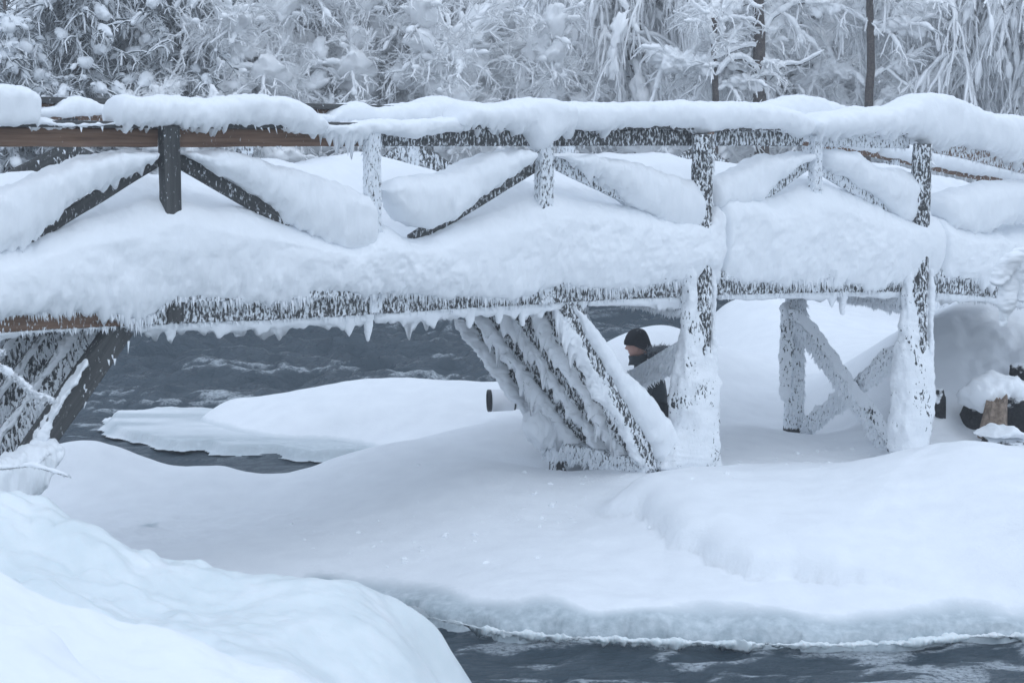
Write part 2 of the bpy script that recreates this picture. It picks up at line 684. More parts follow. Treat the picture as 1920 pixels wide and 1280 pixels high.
# =================================================================== SETTING: river, banks, ice
def tps(ctrl, X, Y, lam=.002):
    P = ctrl[:, :2]
    z = ctrl[:, 2]
    n = len(P)

    def ph(r2):
        return np.where(r2 > 1e-9, .5 * r2 * np.log(np.maximum(r2, 1e-9)), 0)
    K = ph(((P[:, None] - P[None]) ** 2).sum(-1)) + lam * np.eye(n)
    M = np.zeros((n + 3, n + 3))
    M[:n, :n] = K
    M[:n, n] = 1
    M[:n, n + 1:] = P
    M[n:, :n] = M[:n, n:].T
    w = np.linalg.solve(M, np.concatenate([z, [0, 0, 0]]))
    out = np.zeros(X.shape)
    for i in range(n):
        out += w[i] * ph((X - P[i, 0]) ** 2 + (Y - P[i, 1]) ** 2)
    return out + w[n] + w[n + 1] * X + w[n + 2] * Y


def seg_dist(X, Y, P):
    best = np.full(X.shape, 1e9)
    sgn = np.zeros(X.shape)
    par = np.zeros(X.shape)
    acc = 0.0
    for (x0, y0), (x1, y1) in zip(P[:-1], P[1:]):
        dx, dy = x1 - x0, y1 - y0
        l2 = dx * dx + dy * dy
        t = np.clip(((X - x0) * dx + (Y - y0) * dy) / l2, 0, 1)
        d = np.hypot(X - x0 - t * dx, Y - y0 - t * dy)
        s = dx * (Y - y0) - dy * (X - x0)
        m = d < best
        best = np.where(m, d, best)
        sgn = np.where(m, np.sign(s), sgn)
        par = np.where(m, acc + t * math.sqrt(l2), par)
        acc += math.sqrt(l2)
    return best * sgn, par / acc


def inside(X, Y, P):
    c = np.zeros(X.shape, bool)
    P = np.asarray(P)
    for (x0, y0), (x1, y1) in zip(P, np.roll(P, -1, axis=0)):
        cond = ((y0 > Y) != (y1 > Y)) & (X < (x1 - x0) * (Y - y0) / (y1 - y0 + 1e-12) + x0)
        c ^= cond
    return c


def CP(lst):                                            # (px, py, z) -> world control points
    a = np.asarray(lst, float)
    return onz(a[:, 0], a[:, 1], a[:, 2])


front_edge = [(600, 1100), (760, 1136), (811, 1157), (880, 1170), (950, 1184), (1060, 1192), (1221, 1198), (1376, 1200), (1423, 1204), (1571, 1205), (1705, 1202), (1812, 1188), (1920, 1188), (2150, 1196)]
fe = np.concatenate([[[-7.5, 11.3], [-3.2, 11.9]], onz([p[0] for p in front_edge], [p[1] for p in front_edge], 0.02)[:, :2]])
ctrl = [CP([(x, y - 2, .03) for x, y in front_edge]),
        CP([(800, 1130, .07), (950, 1160, .08), (1060, 1175, .08), (1221, 1180, .08), (1423, 1185, .08), (1705, 1180, .09), (1900, 1170, .10), (2100, 1170, .10)]),
        CP([(900, 1080, .15), (1200, 1110, .16), (1500, 1130, .15), (1800, 1130, .16), (700, 1040, .13), (400, 1040, .08), (200, 1000, .08), (300, 995, .06), (600, 960, .19), (450, 950, .12),
            (60, 930, .12), (0, 960, .12), (-150, 940, .15), (-150, 860, .3), (760, 960, .28), (900, 950, .33), (900, 870, .46), (780, 880, .38), (1000, 1000, .25), (560, 1050, .1)]),
        CP([(90, 862, .35), (170, 828, .46), (240, 848, .36), (300, 868, .26), (420, 873, .24), (500, 894, .12), (560, 888, .14), (620, 860, .29), (730, 830, .40), (830, 814, .46), (900, 803, .5), (985, 795, .52)]),
        CP([(1100, 876, .34), (1047, 890, .27), (1010, 880, .36), (1047, 915, .385), (1150, 905, .43), (1310, 888, .46), (1500, 840, .31), (1600, 856, .24), (1700, 866, .42), (1400, 800, .36), (1350, 765, .36), (1580, 800, .22)]),
        CP([(1110, 960, .30), (1200, 930, .42), (1350, 930, .45), (1500, 925, .47), (1710, 858, .5), (1750, 840, .62), (1810, 824, .74), (1900, 838, .7), (1990, 850, .66), (1850, 950, .55), (1650, 960, .47), (1850, 1050, .33),
            (1600, 1050, .28), (1400, 1010, .34), (2000, 1000, .5), (2100, 900, .6)]),
        # the low dome on the shelf ice behind
        CP([(385, 778, .06), (430, 753, .2), (470, 757, .2), (550, 735, .3), (660, 715, .4), (770, 708, .45), (870, 714, .46), (985, 724, .5), (410, 795, .04), (510, 816, .04), (620, 821, .04), (720, 845, .03), (760, 832, .1), (830, 814, .3), (640, 780, .22), (850, 768, .33)]),
        CP([(1060, 700, .5), (1132, 648, .80), (1249, 610, .92), (1320, 640, .7), (1400, 660, .5), (1400, 720, .42), (1500, 620, .5), (1346, 583, .5), (1410, 570, .5), (1462, 571, .5), (1605, 583, .5), (1590, 692, .45), (1640, 650, .75)]),
        # the high drift over the stone crib on the right
        np.array([list(ony(x, y, 20.1)) for x, y in [(1687, 620), (1744, 592), (1800, 575), (1860, 562), (1960, 560), (2080, 565)]] + [
                  [*(ony(1760, 600, 21.0)[:2]), 1.08], [*(ony(1900, 600, 21.2)[:2]), 1.2], [*(ony(1850, 600, 22.5)[:2]), .7], [*(ony(2050, 600, 22.5)[:2]), .8]]),
        np.array([list(ony(x, y, Yd)) for y, Yd in [(600, 19.75), (640, 19.42), (690, 19.05), (735, 18.68)] for x in (1745, 1800, 1860, 1920, 2000)] + [[ony(x, 780, Yd)[0], Yd, .37] for Yd in (17.4, 18.15) for x in (1790, 1850, 1920, 2000)] + [[ony(1762, 770, 18.2)[0], 18.2, .5]]),
        # water behind the ridges
        np.array([[*(ony(x, y, Yd)[:2]), -.25] for x, y, Yd in [(60, 840, 18.6), (170, 840, 18.4), (300, 840, 18.3), (420, 840, 18.4), (500, 840, 18.2), (580, 840, 18.2), (640, 840, 18.3), (330, 740, 20.7), (430, 740, 21.9), (550, 730, 22.0), (660, 730, 22.0), (770, 730, 22.1), (870, 730, 22.2), (980, 730, 22.5), (1130, 640, 22.9), (1249, 600, 24.2), (1300, 590, 26), (-150, 850, 18.8), (-150, 740, 22), (200, 700, 23), (700, 640, 26), (1000, 640, 26), (250, 640, 26)] + [(x, 600, 24.6) for x in (1050, 1150, 1215)] + [(x, 600, 26.5) for x in (850, 1100, 1200, 1270)] + [(x, 600, 28.3) for x in (300, 700, 1000, 1150, 1280)]]),
        np.array([[1.2, 19.0, .24], [.8, 19.0, .26], [.4, 18.9, .24], [0, 18.9, .24], [-.4, 18.9, .22], [-.8, 18.95, .15], [1.5, 19.0, .3], [3.2, 27.5, .5], [5.5, 28, .5], [8, 27, .7], [7, 23, .6], [4.4, 24, .45]]),
        ]
ctrl = np.concatenate(ctrl)
GST = .034
XS = np.arange(-6.2, 9.6, GST)
YS = np.concatenate([np.arange(12.2, 20.5, GST), np.arange(20.5, 28.5, .08)])
gx, gy = np.meshgrid(XS, YS, indexing='ij')
gz = tps(ctrl, gx, gy)
# the overhanging snow lip of the front drift
lip_px = [(1085, 972), (1130, 990), (1210, 1001), (1238, 1022), (1262, 1046), (1300, 1050), (1340, 1064), (1400, 1085), (1450, 1086), (1490, 1084), (1560, 1094), (1660, 1102), (1740, 1106), (1850, 1108)]
lip = onz([p[0] for p in lip_px], [p[1] for p in lip_px], .2)[:, :2]
sdl, par = seg_dist(gx + .035 * fbm(np.stack([gx * 3, gy * 3, 0 * gx], -1), 2, 40), gy + .03 * fbm(np.stack([gx * 5, gy * 5, 0 * gx], -1), 2, 41), lip)
flt = vnoise(np.stack([par * 62, 0 * par, 0 * par], -1), 43) * .6 + vnoise(np.stack([par * 27, 0 * par, 0 * par], -1), 44) * .6
sdl = sdl + .022 * flt * np.exp(-(sdl / .12) ** 2)
hgt = .15 * smooth01(par / .18) * smooth01((1.0 - par) / .32)
prof = np.where(sdl > 0, np.sqrt(np.maximum(1 - (1 - np.clip(sdl / .2, 0, 1)) ** 2, 0)), 0) * np.exp(-np.maximum(sdl - .3, 0) / .9)
gz = gz + hgt * prof
foot = np.exp(-((sdl + .02) / .05) ** 2) * hgt * np.clip(.5 + flt, 0, 1.5)
gz = gz - .16 * foot
# relief
P3 = np.stack([gx, gy, 0 * gx], -1)
gz = gz + .016 * fbm(P3 * 1.5, 3, 4) + .007 * fbm(P3 * 6, 3, 6)
icy = np.exp(-(((gx - onz(300, 990, .08)[0]) / 1.1) ** 2 + ((gy - onz(300, 990, .08)[1]) / .55) ** 2))
gz = gz + .035 * icy * fbm(P3 * np.array([8, 14, 1]), 3, 8) + .012 * fbm(P3 * np.array([2.2, 5, 1]), 3, 9)
mnd = smooth01((gx - 4.0) / .5) * smooth01((gy - 18.0) / .3) * smooth01((20.2 - gy) / .6)
gz = gz + mnd * (.05 * fbm(P3 * np.array([3.6, 2.2, 1]), 3, 18) + .03 * fbm(P3 * 14, 2, 19))
# shore on the camera side
sde, pe = seg_dist(gx + .05 * fbm(P3 * 2.2, 3, 12), gy + .05 * fbm(P3 * 4, 3, 13), fe)
wob = .035 * fbm(P3 * 9, 3, 14) + .012 * fbm(P3 * 30, 2, 15)
edge = smooth01((sde + wob) / .06 + .5)
gz = np.where(sde < .8, gz * edge + (-.3) * (1 - edge), gz)
band = .50 + .30 * fbm(P3 * 1.4, 2, 16) - .2 * pe
ice = np.clip(1.05 - np.abs(sde - .05) / np.maximum(band, .12), 0, 1) * (sde < 1.5)
hole = np.exp(-(((gx - onz(278, 990, .06)[0]) / .10) ** 2 + ((gy - onz(278, 990, .06)[1]) / .16) ** 2))
ice = np.maximum(ice * .95, .75 * hole)
ice = np.maximum(ice, .30 * icy)
shelf = np.exp(-((gz - .02) / .05) ** 2) * (gy > 17.6)
ice = np.maximum(ice, .6 * shelf)
Vg = np.stack([gx, gy, gz], -1).reshape(-1, 3)
keep = (gz.ravel() > -.28)
Q = grid_quads(*gx.shape)
Q = Q[keep[Q].any(1)]
used = np.unique(Q)
remap = np.full(len(Vg), -1)
remap[used] = np.arange(len(used))
obj('snow_bank', Vg[used], remap[Q], None, M_ground, attrs={'ice': ice.ravel()[used]}, org=(0, 15, 0), kind='structure',
    label='rolling snow covered river bank under the bridge with a grey ice rim')


def ground_z(x, y):
    i = np.clip(((np.asarray(x) - XS[0]) / GST).astype(int), 0, len(XS) - 1)
    j = np.clip(np.searchsorted(YS, np.asarray(y)), 0, len(YS) - 1)
    return gz[i, j]


LX = np.array([p[0] for p in lip_px], float)
LP = onz(LX, [p[1] for p in lip_px], .2)


def lipY(x):
    return np.interp(x, LX, LP[:, 1])


SX = np.array([p[0] for p in front_edge], float)
SP = onz(SX, [p[1] for p in front_edge], .02)
V, Q, T = loft_data([(600, 1096), (760, 1133), (811, 1154), (950, 1182), (1060, 1190), (1221, 1196), (1423, 1203), (1571, 1204), (1705, 1201), (1812, 1187), (1920, 1187), (2150, 1195)],
                    [(600, 1102), (760, 1140), (811, 1162), (950, 1190), (1060, 1199), (1221, 1205), (1423, 1211), (1571, 1212), (1705, 1209), (1812, 1195), (1920, 1195), (2150, 1204)], 0, .026,
                    plane=lambda x, y: ony(x, y, np.interp(x, SX, SP[:, 1]) - .04 + .05 * vnoise(np.stack([x * .03, 0 * x, 0 * x], -1), 46)),
                    step=1.0, nphi=24, jag=.016, jfreq=21, noise=.022, nfreq=5, seed=501, e=.95, er=.1, er2=0, rough=.012, sigA=2, sigB=2)
obj('ice_rim', V, Q, T, M_ice, kind='structure', label='crystalline white rim of ice along the front water edge')

# thin ice sheet on the water
sheet_px = [(201, 790), (212, 775), (223, 767), (260, 766), (309, 762), (392, 764), (440, 770), (520, 790), (620, 800), (740, 815), (830, 806), (800, 830), (740, 836), (690, 842), (600, 845), (515, 838), (430, 833), (380, 829), (306, 822), (262, 815), (254, 811), (225, 806), (213, 803)]
sp_ = onz([p[0] for p in sheet_px], [p[1] for p in sheet_px], .02)[:, :2]
x_ = np.arange(sp_[:, 0].min() - .3, sp_[:, 0].max() + .3, .03)
y_ = np.arange(sp_[:, 1].min() - .3, sp_[:, 1].max() + .3, .03)
ax_, ay_ = np.meshgrid(x_, y_, indexing='ij')
P3b = np.stack([ax_, ay_, 0 * ax_], -1)
wx, wy = ax_ + .09 * fbm(P3b * 3, 3, 20), ay_ + .16 * fbm(P3b * 3, 3, 21)
d_, _ = seg_dist(wx, wy, np.concatenate([sp_, sp_[:1]]))
ins = inside(wx, wy, sp_)
sd_ = np.where(ins, np.abs(d_), -np.abs(d_))
az_ = -.06 + .085 * smooth01(sd_ / .08 + .5) + .006 * fbm(P3b * 8, 3, 22)
Qs = grid_quads(*ax_.shape)
kp = (sd_.ravel() > -.08)
Qs = Qs[kp[Qs].any(1)]
us = np.unique(Qs)
rm_ = np.full(ax_.size, -1)
rm_[us] = np.arange(len(us))
icev = np.clip(.60 + .3 * fbm(P3b * np.array([1.0, 4, 1]), 3, 23), 0, 1)
obj('ice_sheet', np.stack([ax_, ay_, az_], -1).reshape(-1, 3)[us], rm_[Qs], None, M_ground, attrs={'ice': icev.ravel()[us]}, kind='structure',
    label='thin flat ice sheet floating on the dark water before the low snow dome')


# near ice mound and the snow bank in the lower left corner
def patch(name, ctrlp, x0, x1, y0, y1, st, mat, low, nz, label, seed, thr):
    xs, ys = np.arange(x0, x1, st), np.arange(y0, y1, st)
    X, Y = np.meshgrid(xs, ys, indexing='ij')
    Pp = np.stack([X, Y, 0 * X], -1)
    zz = np.minimum(tps(ctrlp, X, Y, .004), 2.2)
    if name == 'ice_mound':
        lf = smooth01((-1.1 - X) / .9)
        zz = zz + lf * (.11 * fbm(Pp * 2.6, 3, 66) + .06 * (np.abs(fbm(Pp * 5.5, 2, 67)) - .2))
    zz = zz + nz[0] * fbm(Pp * nz[1], 4, seed) + nz[2] * fbm(Pp * nz[3], 3, seed + 3)
    zz = np.maximum(zz, low)
    Qp = grid_quads(*X.shape)
    kk = zz.ravel() > thr
    Qp = Qp[kk[Qp].any(1)]
    uu = np.unique(Qp)
    rr = np.full(X.size, -1)
    rr[uu] = np.arange(len(uu))
    return obj(name, np.stack([X, Y, zz], -1).reshape(-1, 3)[uu], rr[Qp], None, mat, kind='structure', label=label)


rid = [(-120, 925), (0, 950), (100, 985), (200, 1020), (330, 1050), (420, 1076), (560, 1090), (640, 1094), (720, 1116), (790, 1160), (830, 1200), (850, 1240)]
cm = [[*q[:2], q[2]] for q in ony([p[0] for p in rid], [p[1] for p in rid], 11.2)]
for (x, y), q in zip(rid, list(cm)):
    o_ = ony(x, y, 11.2)
    cm.append([o_[0] * 1.03, 11.62, o_[2] - .42])
    cm.append([o_[0] * 1.06, 12.1, o_[2] - .95])
for x, y, z in [(300, 1130, .92), (400, 1130, .86), (500, 1200, .84), (700, 1250, .66), (600, 1280, .78), (640, 1160, .80), (740, 1190, .66), (200, 1100, 1.03), (60, 1020, 1.18), (790, 1240, .50), (0, 1100, 1.15), (300, 1280, .9), (840, 1300, .2), (700, 1340, .5)]:
    cm.append(list(onz(x, y, z)))
for x, y, z in [(.1, 11.4, -.2), (.15, 10.8, -.2), (.1, 10.0, -.2), (.1, 9.0, -.1), (.3, 12, -.5), (-.6, 8.6, .6), (-1.5, 8.2, .7), (-3, 8, .9), (-3.4, 11, 1.25)]:
    cm.append([x, y, z])
patch('ice_mound', np.array(cm), -3.6, .6, 8.0, 12.3, .025, M_ice, -.5, (.05, 2.4, .016, 9), 'smooth pale greenish ice mound beside the dark water at the front', 60, -.45)
fg = [(-150, 1010), (0, 1080), (60, 1108), (100, 1128), (170, 1155), (230, 1180), (330, 1186), (390, 1206), (420, 1228), (470, 1252), (540, 1264), (590, 1290), (660, 1330)]
cf = []
for x, y in fg:
    o_ = ony(x, y, 8.0)
    cf += [list(o_), [o_[0], 8.45, o_[2] - .35], [o_[0], 8.9, o_[2] - .9], [o_[0] * .95, 7.4, o_[2] - .03]]
for x, y, z in [(0, 1250, 1.62), (200, 1270, 1.45), (400, 1290, 1.32), (100, 1180, 1.62)]:
    cf.append(list(onz(x, y, z)))
patch('snow_heap', np.array(cf), -2.9, -.3, 6.3, 9.0, .02, M_soft, .1, (.055, 3.2, .02, 10), 'soft white snow heap in the lower left corner nearest the viewer', 80, .12)

# river
rx = np.concatenate([np.arange(-13, 13, .075)])
ry = np.concatenate([np.arange(6, 14.5, .055), np.arange(14.5, 34, .085)])
Rx, Ry = np.meshgrid(rx, ry, indexing='ij')
q = np.stack([Rx, Ry, 0 * Rx], -1)
back = smooth01((Ry - 16.5) / 3)
w1 = fbm(q * np.array([.9, 1.7, 1]) + np.stack([.8 * fbm(q * .8, 2, 30), .8 * fbm(q * .8, 2, 31), 0 * Rx], -1), 4, 32)
w2 = 1 - np.abs(fbm(q * np.array([1.6, 3.2, 1]) + 5, 4, 33)) * 2
w3 = fbm(q * np.array([4.5, 8, 1]), 3, 36)
calm = smooth01((17.2 - Ry) / .8) + smooth01((Ry - 20.6) / 1.8)      # still water round the shelf ice
amp = (.05 + .20 * back) * (.18 + .82 * np.clip(calm, 0, 1))
rz = amp * (w1 * .8 + (w2 - .5) * .55) + (.026 + .02 * back) * (.3 + .7 * np.clip(calm, 0, 1)) * w3 - .05 - .02 * back
cr = fbm(q * np.array([.55, 1.1, 1]) + 3.3, 2, 37)
foam = smooth01((w2 - .66) / .26) * smooth01((cr + .02) / .3) * .95
foam = np.maximum(foam, smooth01((w1 - .34) / .25) * smooth01((cr - .1) / .25))
frx = smooth01((13.6 - Ry) / .6) * smooth01((Rx - 1.3) / .9)
foam = np.maximum(foam, frx * smooth01((fbm(q * np.array([1.3, 4, 1]) + 8, 4, 38) - .02) / .28))
foam = np.maximum(foam, .8 * smooth01((13.3 - Ry) / .5) * smooth01((.55 - np.abs(Rx + .05)) / .5) * smooth01((fbm(q * np.array([2, 5, 1]) + 1, 4, 39) + .05) / .3))


foam = foam * (1 - .35 * smooth01((Ry - 23.5) / 3))


def water_mat():
    m, nt, b = mat_new('river_water')
    p = pos(nt)
    at = nd(nt, 'ShaderNodeAttribute', attribute_name='foam').outputs['Fac']
    mp = nd(nt, 'ShaderNodeMapping')
    mp.inputs['Scale'].default_value = (1, 1.8, 1)
    nt.links.new(p, mp.inputs['Vector'])
    n1 = noise_node(nt, mp.outputs[0], 13, 6, .62)
    n2 = noise_node(nt, mp.outputs[0], 26, 5, .7)
    f = math_n(nt, 'MULTIPLY', at, math_n(nt, 'ADD', math_n(nt, 'MULTIPLY', n2, 2.2), -.45))
    fac = ramp(nt, f, [(.22, (0, 0, 0)), (.95, (1, 1, 1))])
    nt.links.new(mixc(nt, fac, (.036, .058, .076), (.58, .63, .67)), b.inputs['Base Color'])
    nt.links.new(math_n(nt, 'ADD', .12, math_n(nt, 'MULTIPLY', fac, .5)), b.inputs['Roughness'])
    b.inputs['IOR'].default_value = 1.333
    bump(nt, b, n1, .8, .06)
    return m


obj('river', np.stack([Rx, Ry, rz], -1).reshape(-1, 3), grid_quads(*Rx.shape), None, water_mat(), attrs={'foam': foam.ravel()}, org=(0, 15, 0), kind='structure',
    label='dark choppy river water with white foam streaks')

# far bank and an added snow rise that brightens the gaps between the trees
bxs, bys = np.arange(-60, 60, .5), np.concatenate([np.arange(28.0, 34, .25), np.arange(34, 130, 1.5)])
BX, BY = np.meshgrid(bxs, bys, indexing='ij')
Pq = np.stack([BX, BY, 0 * BX], -1)
BZ = -.4 + 1.35 * smooth01((BY - 31.4 + .9 * fbm(Pq * .3, 2, 50) + .8 * smooth01((BX - 1) / 3)) / 2.6) + .18 * fbm(Pq * .5, 3, 51) + np.clip(BY - 36.8, 0, 22) * .52
obj('far_bank', np.stack([BX, BY, BZ], -1).reshape(-1, 3), grid_quads(*BX.shape), None, M_soft, org=(0, 40, 0), kind='structure', label='snow covered far bank with an added bright rise behind the trees')
bed = np.array([[-60, -4, -.6], [60, -4, -.6], [60, 60, -.6], [-60, 60, -.6]], float)
obj('riverbed', bed, [[0, 1, 2, 3]], None, M_log, kind='structure', label='dark stony river bed under the water')


def far_z(x, y):
    i = int(np.clip((x + 60) / .5, 0, len(bxs) - 1))
    j = int(np.argmin(np.abs(bys - y)))
    return float(BZ[i, j])


# =================================================================== THE BRIDGE
s0, z0 = sz(1318, 885, 0)
bridge = empty('wooden_bridge', W(s0, WID / 2, .4), label='wooden footbridge with cross braced railings buried in snow and rime', cat='bridge')

rail_bot = [(-90, 275), (0, 275), (320, 276), (690, 274), (1020, 274), (1318, 273), (1525, 274), (1728, 280), (1790, 293), (1920, 326), (2060, 362)]
beam_bot = [(-90, 627), (0, 622), (140, 613), (254, 608), (320, 606), (533, 597), (660, 591), (836, 577), (1008, 571), (1090, 562), (1249, 557), (1342, 552), (1455, 549), (1687, 545), (1747, 548), (1867, 556), (1920, 566), (2060, 590)]


def shift(P, dy):
    return [(x, y + dy) for x, y in P]


def sub(P, x0, x1):
    P = np.asarray(P, float)
    xs = np.concatenate([[x0], P[(P[:, 0] > x0) & (P[:, 0] < x1), 0], [x1]])
    return [(x, float(np.interp(x, P[:, 0], P[:, 1]))) for x in xs]


# handrail boards between posts
spans = [(-90, 300, M_brown, 0), (332, 684, M_brown, .08), (710, 1004, M_wood, .35), (1038, 1296, M_wood, .34), (1342, 1516, M_wood, .45), (1542, 1708, M_wood, .6), (1752, 2060, M_brown, .5)]
for a, b_, m, r in spans:
    pth = dense_path(sub(rail_bot, a, b_), .03)
    pth = pth + Z * .062
    t = timber('handrail_board', pth, .045, .125, m, bridge, rime=r)
    rime_on(t, 1300 * r * r + 30, .028, .007, ('front',), densfn=lambda u: .4 + .6 * (rng.uniform(0, 1, len(u)) < r))
    rime_on(t, 1500 * r, .03, .008, ('bottom',))
    cp = pth + Z * .085 - N * .03
    t2 = timber('handrail_cap', cp, .15, .042, M_wood, bridge, rime=r * .6)
    rime_on(t2, 1200 * r + 250, .04, .008, ('front',))

# posts: (px, py_top, py_bottom, width px, rime)
zbeam = [(x, y - 30) for x, y in beam_bot]
posts = [(316, 236, 602, .115, .12), (697, 244, 585, .10, .62), (1020, 243, 568, .11, .55), (1530, 255, 545, .09, .65)]
for x, ya, yb, w, r in posts:
    a, b_ = pl(x, ya, -.035), pl(x, yb, -.035)
    b_[:2] = a[:2]
    t = timber('post', [a, b_], w, w, M_wood, bridge, rime=r, ref=N)
    if r > .2:
        rime_on(t, 2600 * r, .035, .008, ('front', 'top', 'bottom'), out=.5)
    else:
        rime_on(t, 150, .02, .008, ('front',))
poles = []
for x, ya, yb, w, xb in [(1318, 252, 892, .165, 1300), (1729, 270, 862, .165, 1712)]:
    a, b_ = pl(x, ya, -.09), pl(x, yb, -.09)
    b_[:2] = a[:2]
    b_[2] = ground_z(b_[0], b_[1]) - .25
    t = timber('trestle_pole', [a, b_], w, w, M_log, bridge, rime=.36, round_=True, seglen=.05)
    rime_on(t, 1700, .05, .010, ('front',), out=.25)
    poles.append(t)
for x, ya, yb, w, k in [(1492, 560, 838, .19, 1.62), (1085, 575, 850, .17, 1.62)]:
    a, b_ = pl(x, ya, k), pl(x, yb, k)
    b_[:2] = a[:2]
    b_[2] = ground_z(b_[0], b_[1]) - .25
    t = timber('trestle_pole', [a, b_], w, w, M_log, bridge, rime=.5, round_=True, seglen=.05, rimefn=lambda q: np.where(q < .80, .62, .05))
    rime_on(t, 1800, .05, .011, ('front',), densfn=lambda u: np.where(u < .72, 1, .03), out=.35)
    poles.append(t)

# railing braces, near side: (upper end, lower end, depth px, rime)
braces = [((300, 297), (-20, 493), .085, .18, 0.03), ((334, 300), (540, 420), .10, .22, 0.03), ((1008, 306), (770, 452), .10, .3, 0.03), ((1040, 305), (1300, 430), .10, .55, 0.03),
          ((1520, 302), (1350, 424), .10, .5, 0.03), ((1540, 318), (1710, 420), .09, .6, 0.03), ((2010, 345), (1745, 425), .10, .3, 0.03)]
for a, b_, h, r, k in braces:
    t = timber('brace', [pl(*a, k), pl(*b_, k)], .05, h, M_wood, bridge, rime=r)
    rime_on(t, 2000 * r * r + 40, .03, .008, ('front',), out=.5)
# far railing
far_rail = [(-140, 217), (140, 222), (700, 232), (1300, 250), (1500, 268), (1600, 284), (1700, 305), (1760, 320), (1920, 352), (2000, 368)]
pth = dense_path(far_rail, WID) + Z * .045
t = timber('handrail_board', pth, .045, .12, M_brown, bridge, rime=.2)
rime_on(t, 400, .03, .009, ('front', 'bottom'))
t = timber('handrail_cap', pth + Z * .085, .15, .042, M_wood, bridge, rime=.1)
far_posts = [(-330, .1), (127, .2), (457, .5), (768, .6), (1062, .6), (1310, .6), (1520, .6), (1672, .6)]
fr = np.asarray(far_rail, float)
for x, r in far_posts[1:]:
    yt = np.interp(x, fr[:, 0], fr[:, 1])
    a = pl(x, yt, WID + .03)
    b_ = a - Z * 1.25
    t = timber('post', [a, b_], .12, .12, M_wood, bridge, rime=r)
    rime_on(t, 2500 * r, .04, .011, ('front',))
for a, b_, r in [((140, 277), (-60, 375), .2), ((118, 277), (290, 358), .2), ((757, 281), (600, 385), .4), ((778, 281), (940, 380), .4), ((1300, 288), (1190, 362), .4), ((1322, 290), (1450, 370), .4), ((1690, 345), (1840, 400), .3), ((1660, 325), (1540, 390), .3)]:
    t = timber('brace', [pl(*a, WID), pl(*b_, WID)], .05, .12, M_wood, bridge, rime=r)
    rime_on(t, 2600 * r, .04, .01, ('front',))

# stringers: five lengths side by side under the deck
sb, zb_ = sz(np.array([p[0] for p in beam_bot]), np.array([p[1] for p in beam_bot]), 0)
S_ = np.arange(sb[0], sb[-1], .12)
ZB = gsm(np.interp(S_, sb, zb_), 3)
sD, sA2 = sz(1318, 550)[0], sz(254, 608)[0]


def deck_z(s):
    return np.interp(s, S_, ZB)


STR_H = .15
for i, k in enumerate((.0, .44, .88, 1.32, 1.74)):
    for a, b_ in ((S_[0], sA2), (sA2 + .012, sD), (sD + .012, S_[-1])):
        ss = np.linspace(a, b_, max(6, int((b_ - a) / .12)))
        pth = W(ss, k, deck_z(ss) + STR_H / 2)
        r = .2 if a < sA2 - .1 else .42
        t = timber('stringer', pth, .13, STR_H, M_brown if i == 0 and a < sA2 - .1 else M_wood, bridge, rime=r)
        if i == 0:
            rime_on(t, 350 if r < .5 else 1900, .04, .009, ('front',), out=.35)
            rime_on(t, 2500, .04, .010, ('bottom',), out=.4)
        else:
            rime_on(t, 1500, .06, .014, ('bottom',), out=.5)
# deck planks across the stringers
pk = None
npl = 0
s = S_[0]
while s < S_[-1] - .2:
    z = float(deck_z(s + .07)) + STR_H + .026
    if pk is None:
        hx, hk, hz = .068, (WID + .26) / 2, .024
        c8 = np.array([[sx * hx, sk * hk, sq * hz] for sx in (-1, 1) for sk in (-1, 1) for sq in (-1, 1)])
        V = c8[:, :1] * U + c8[:, 1:2] * N + c8[:, 2:] * Z
        qd = [[0, 1, 3, 2], [4, 6, 7, 5], [0, 4, 5, 1], [2, 3, 7, 6], [0, 2, 6, 4], [1, 5, 7, 3]]
        pk = mesh('deck_plank', V, qd, None, M_wood, False, {'grain': np.stack([c8[:, 1], c8[:, 0], c8[:, 2]], -1), 'rime': np.full(8, .5)})
    o = bpy.data.objects.new('deck_plank', pk)
    link(o, W(s + .07, WID / 2 + .01, z), bridge)
    npl += 1
    s += .146
# toe board pieces seen between snow and beam
# cross beams over the trestle bents
for (xa, ya, ka), (xb, yb, kb), h in [((1290, 572, -.05), (1085, 572, 1.72), .14), ((1700, 566, -.05), (1500, 566, 1.72), .14)]:
    a, b_ = pl(xa, ya, ka), pl(xb, yb, kb)
    b_[2] = a[2]
    t = timber('cross_beam', [a, b_], .13, h, M_wood, bridge, rime=.6, ref=U)
    rime_on(t, 3500, .05, .012, ('front', 'back', 'bottom'))
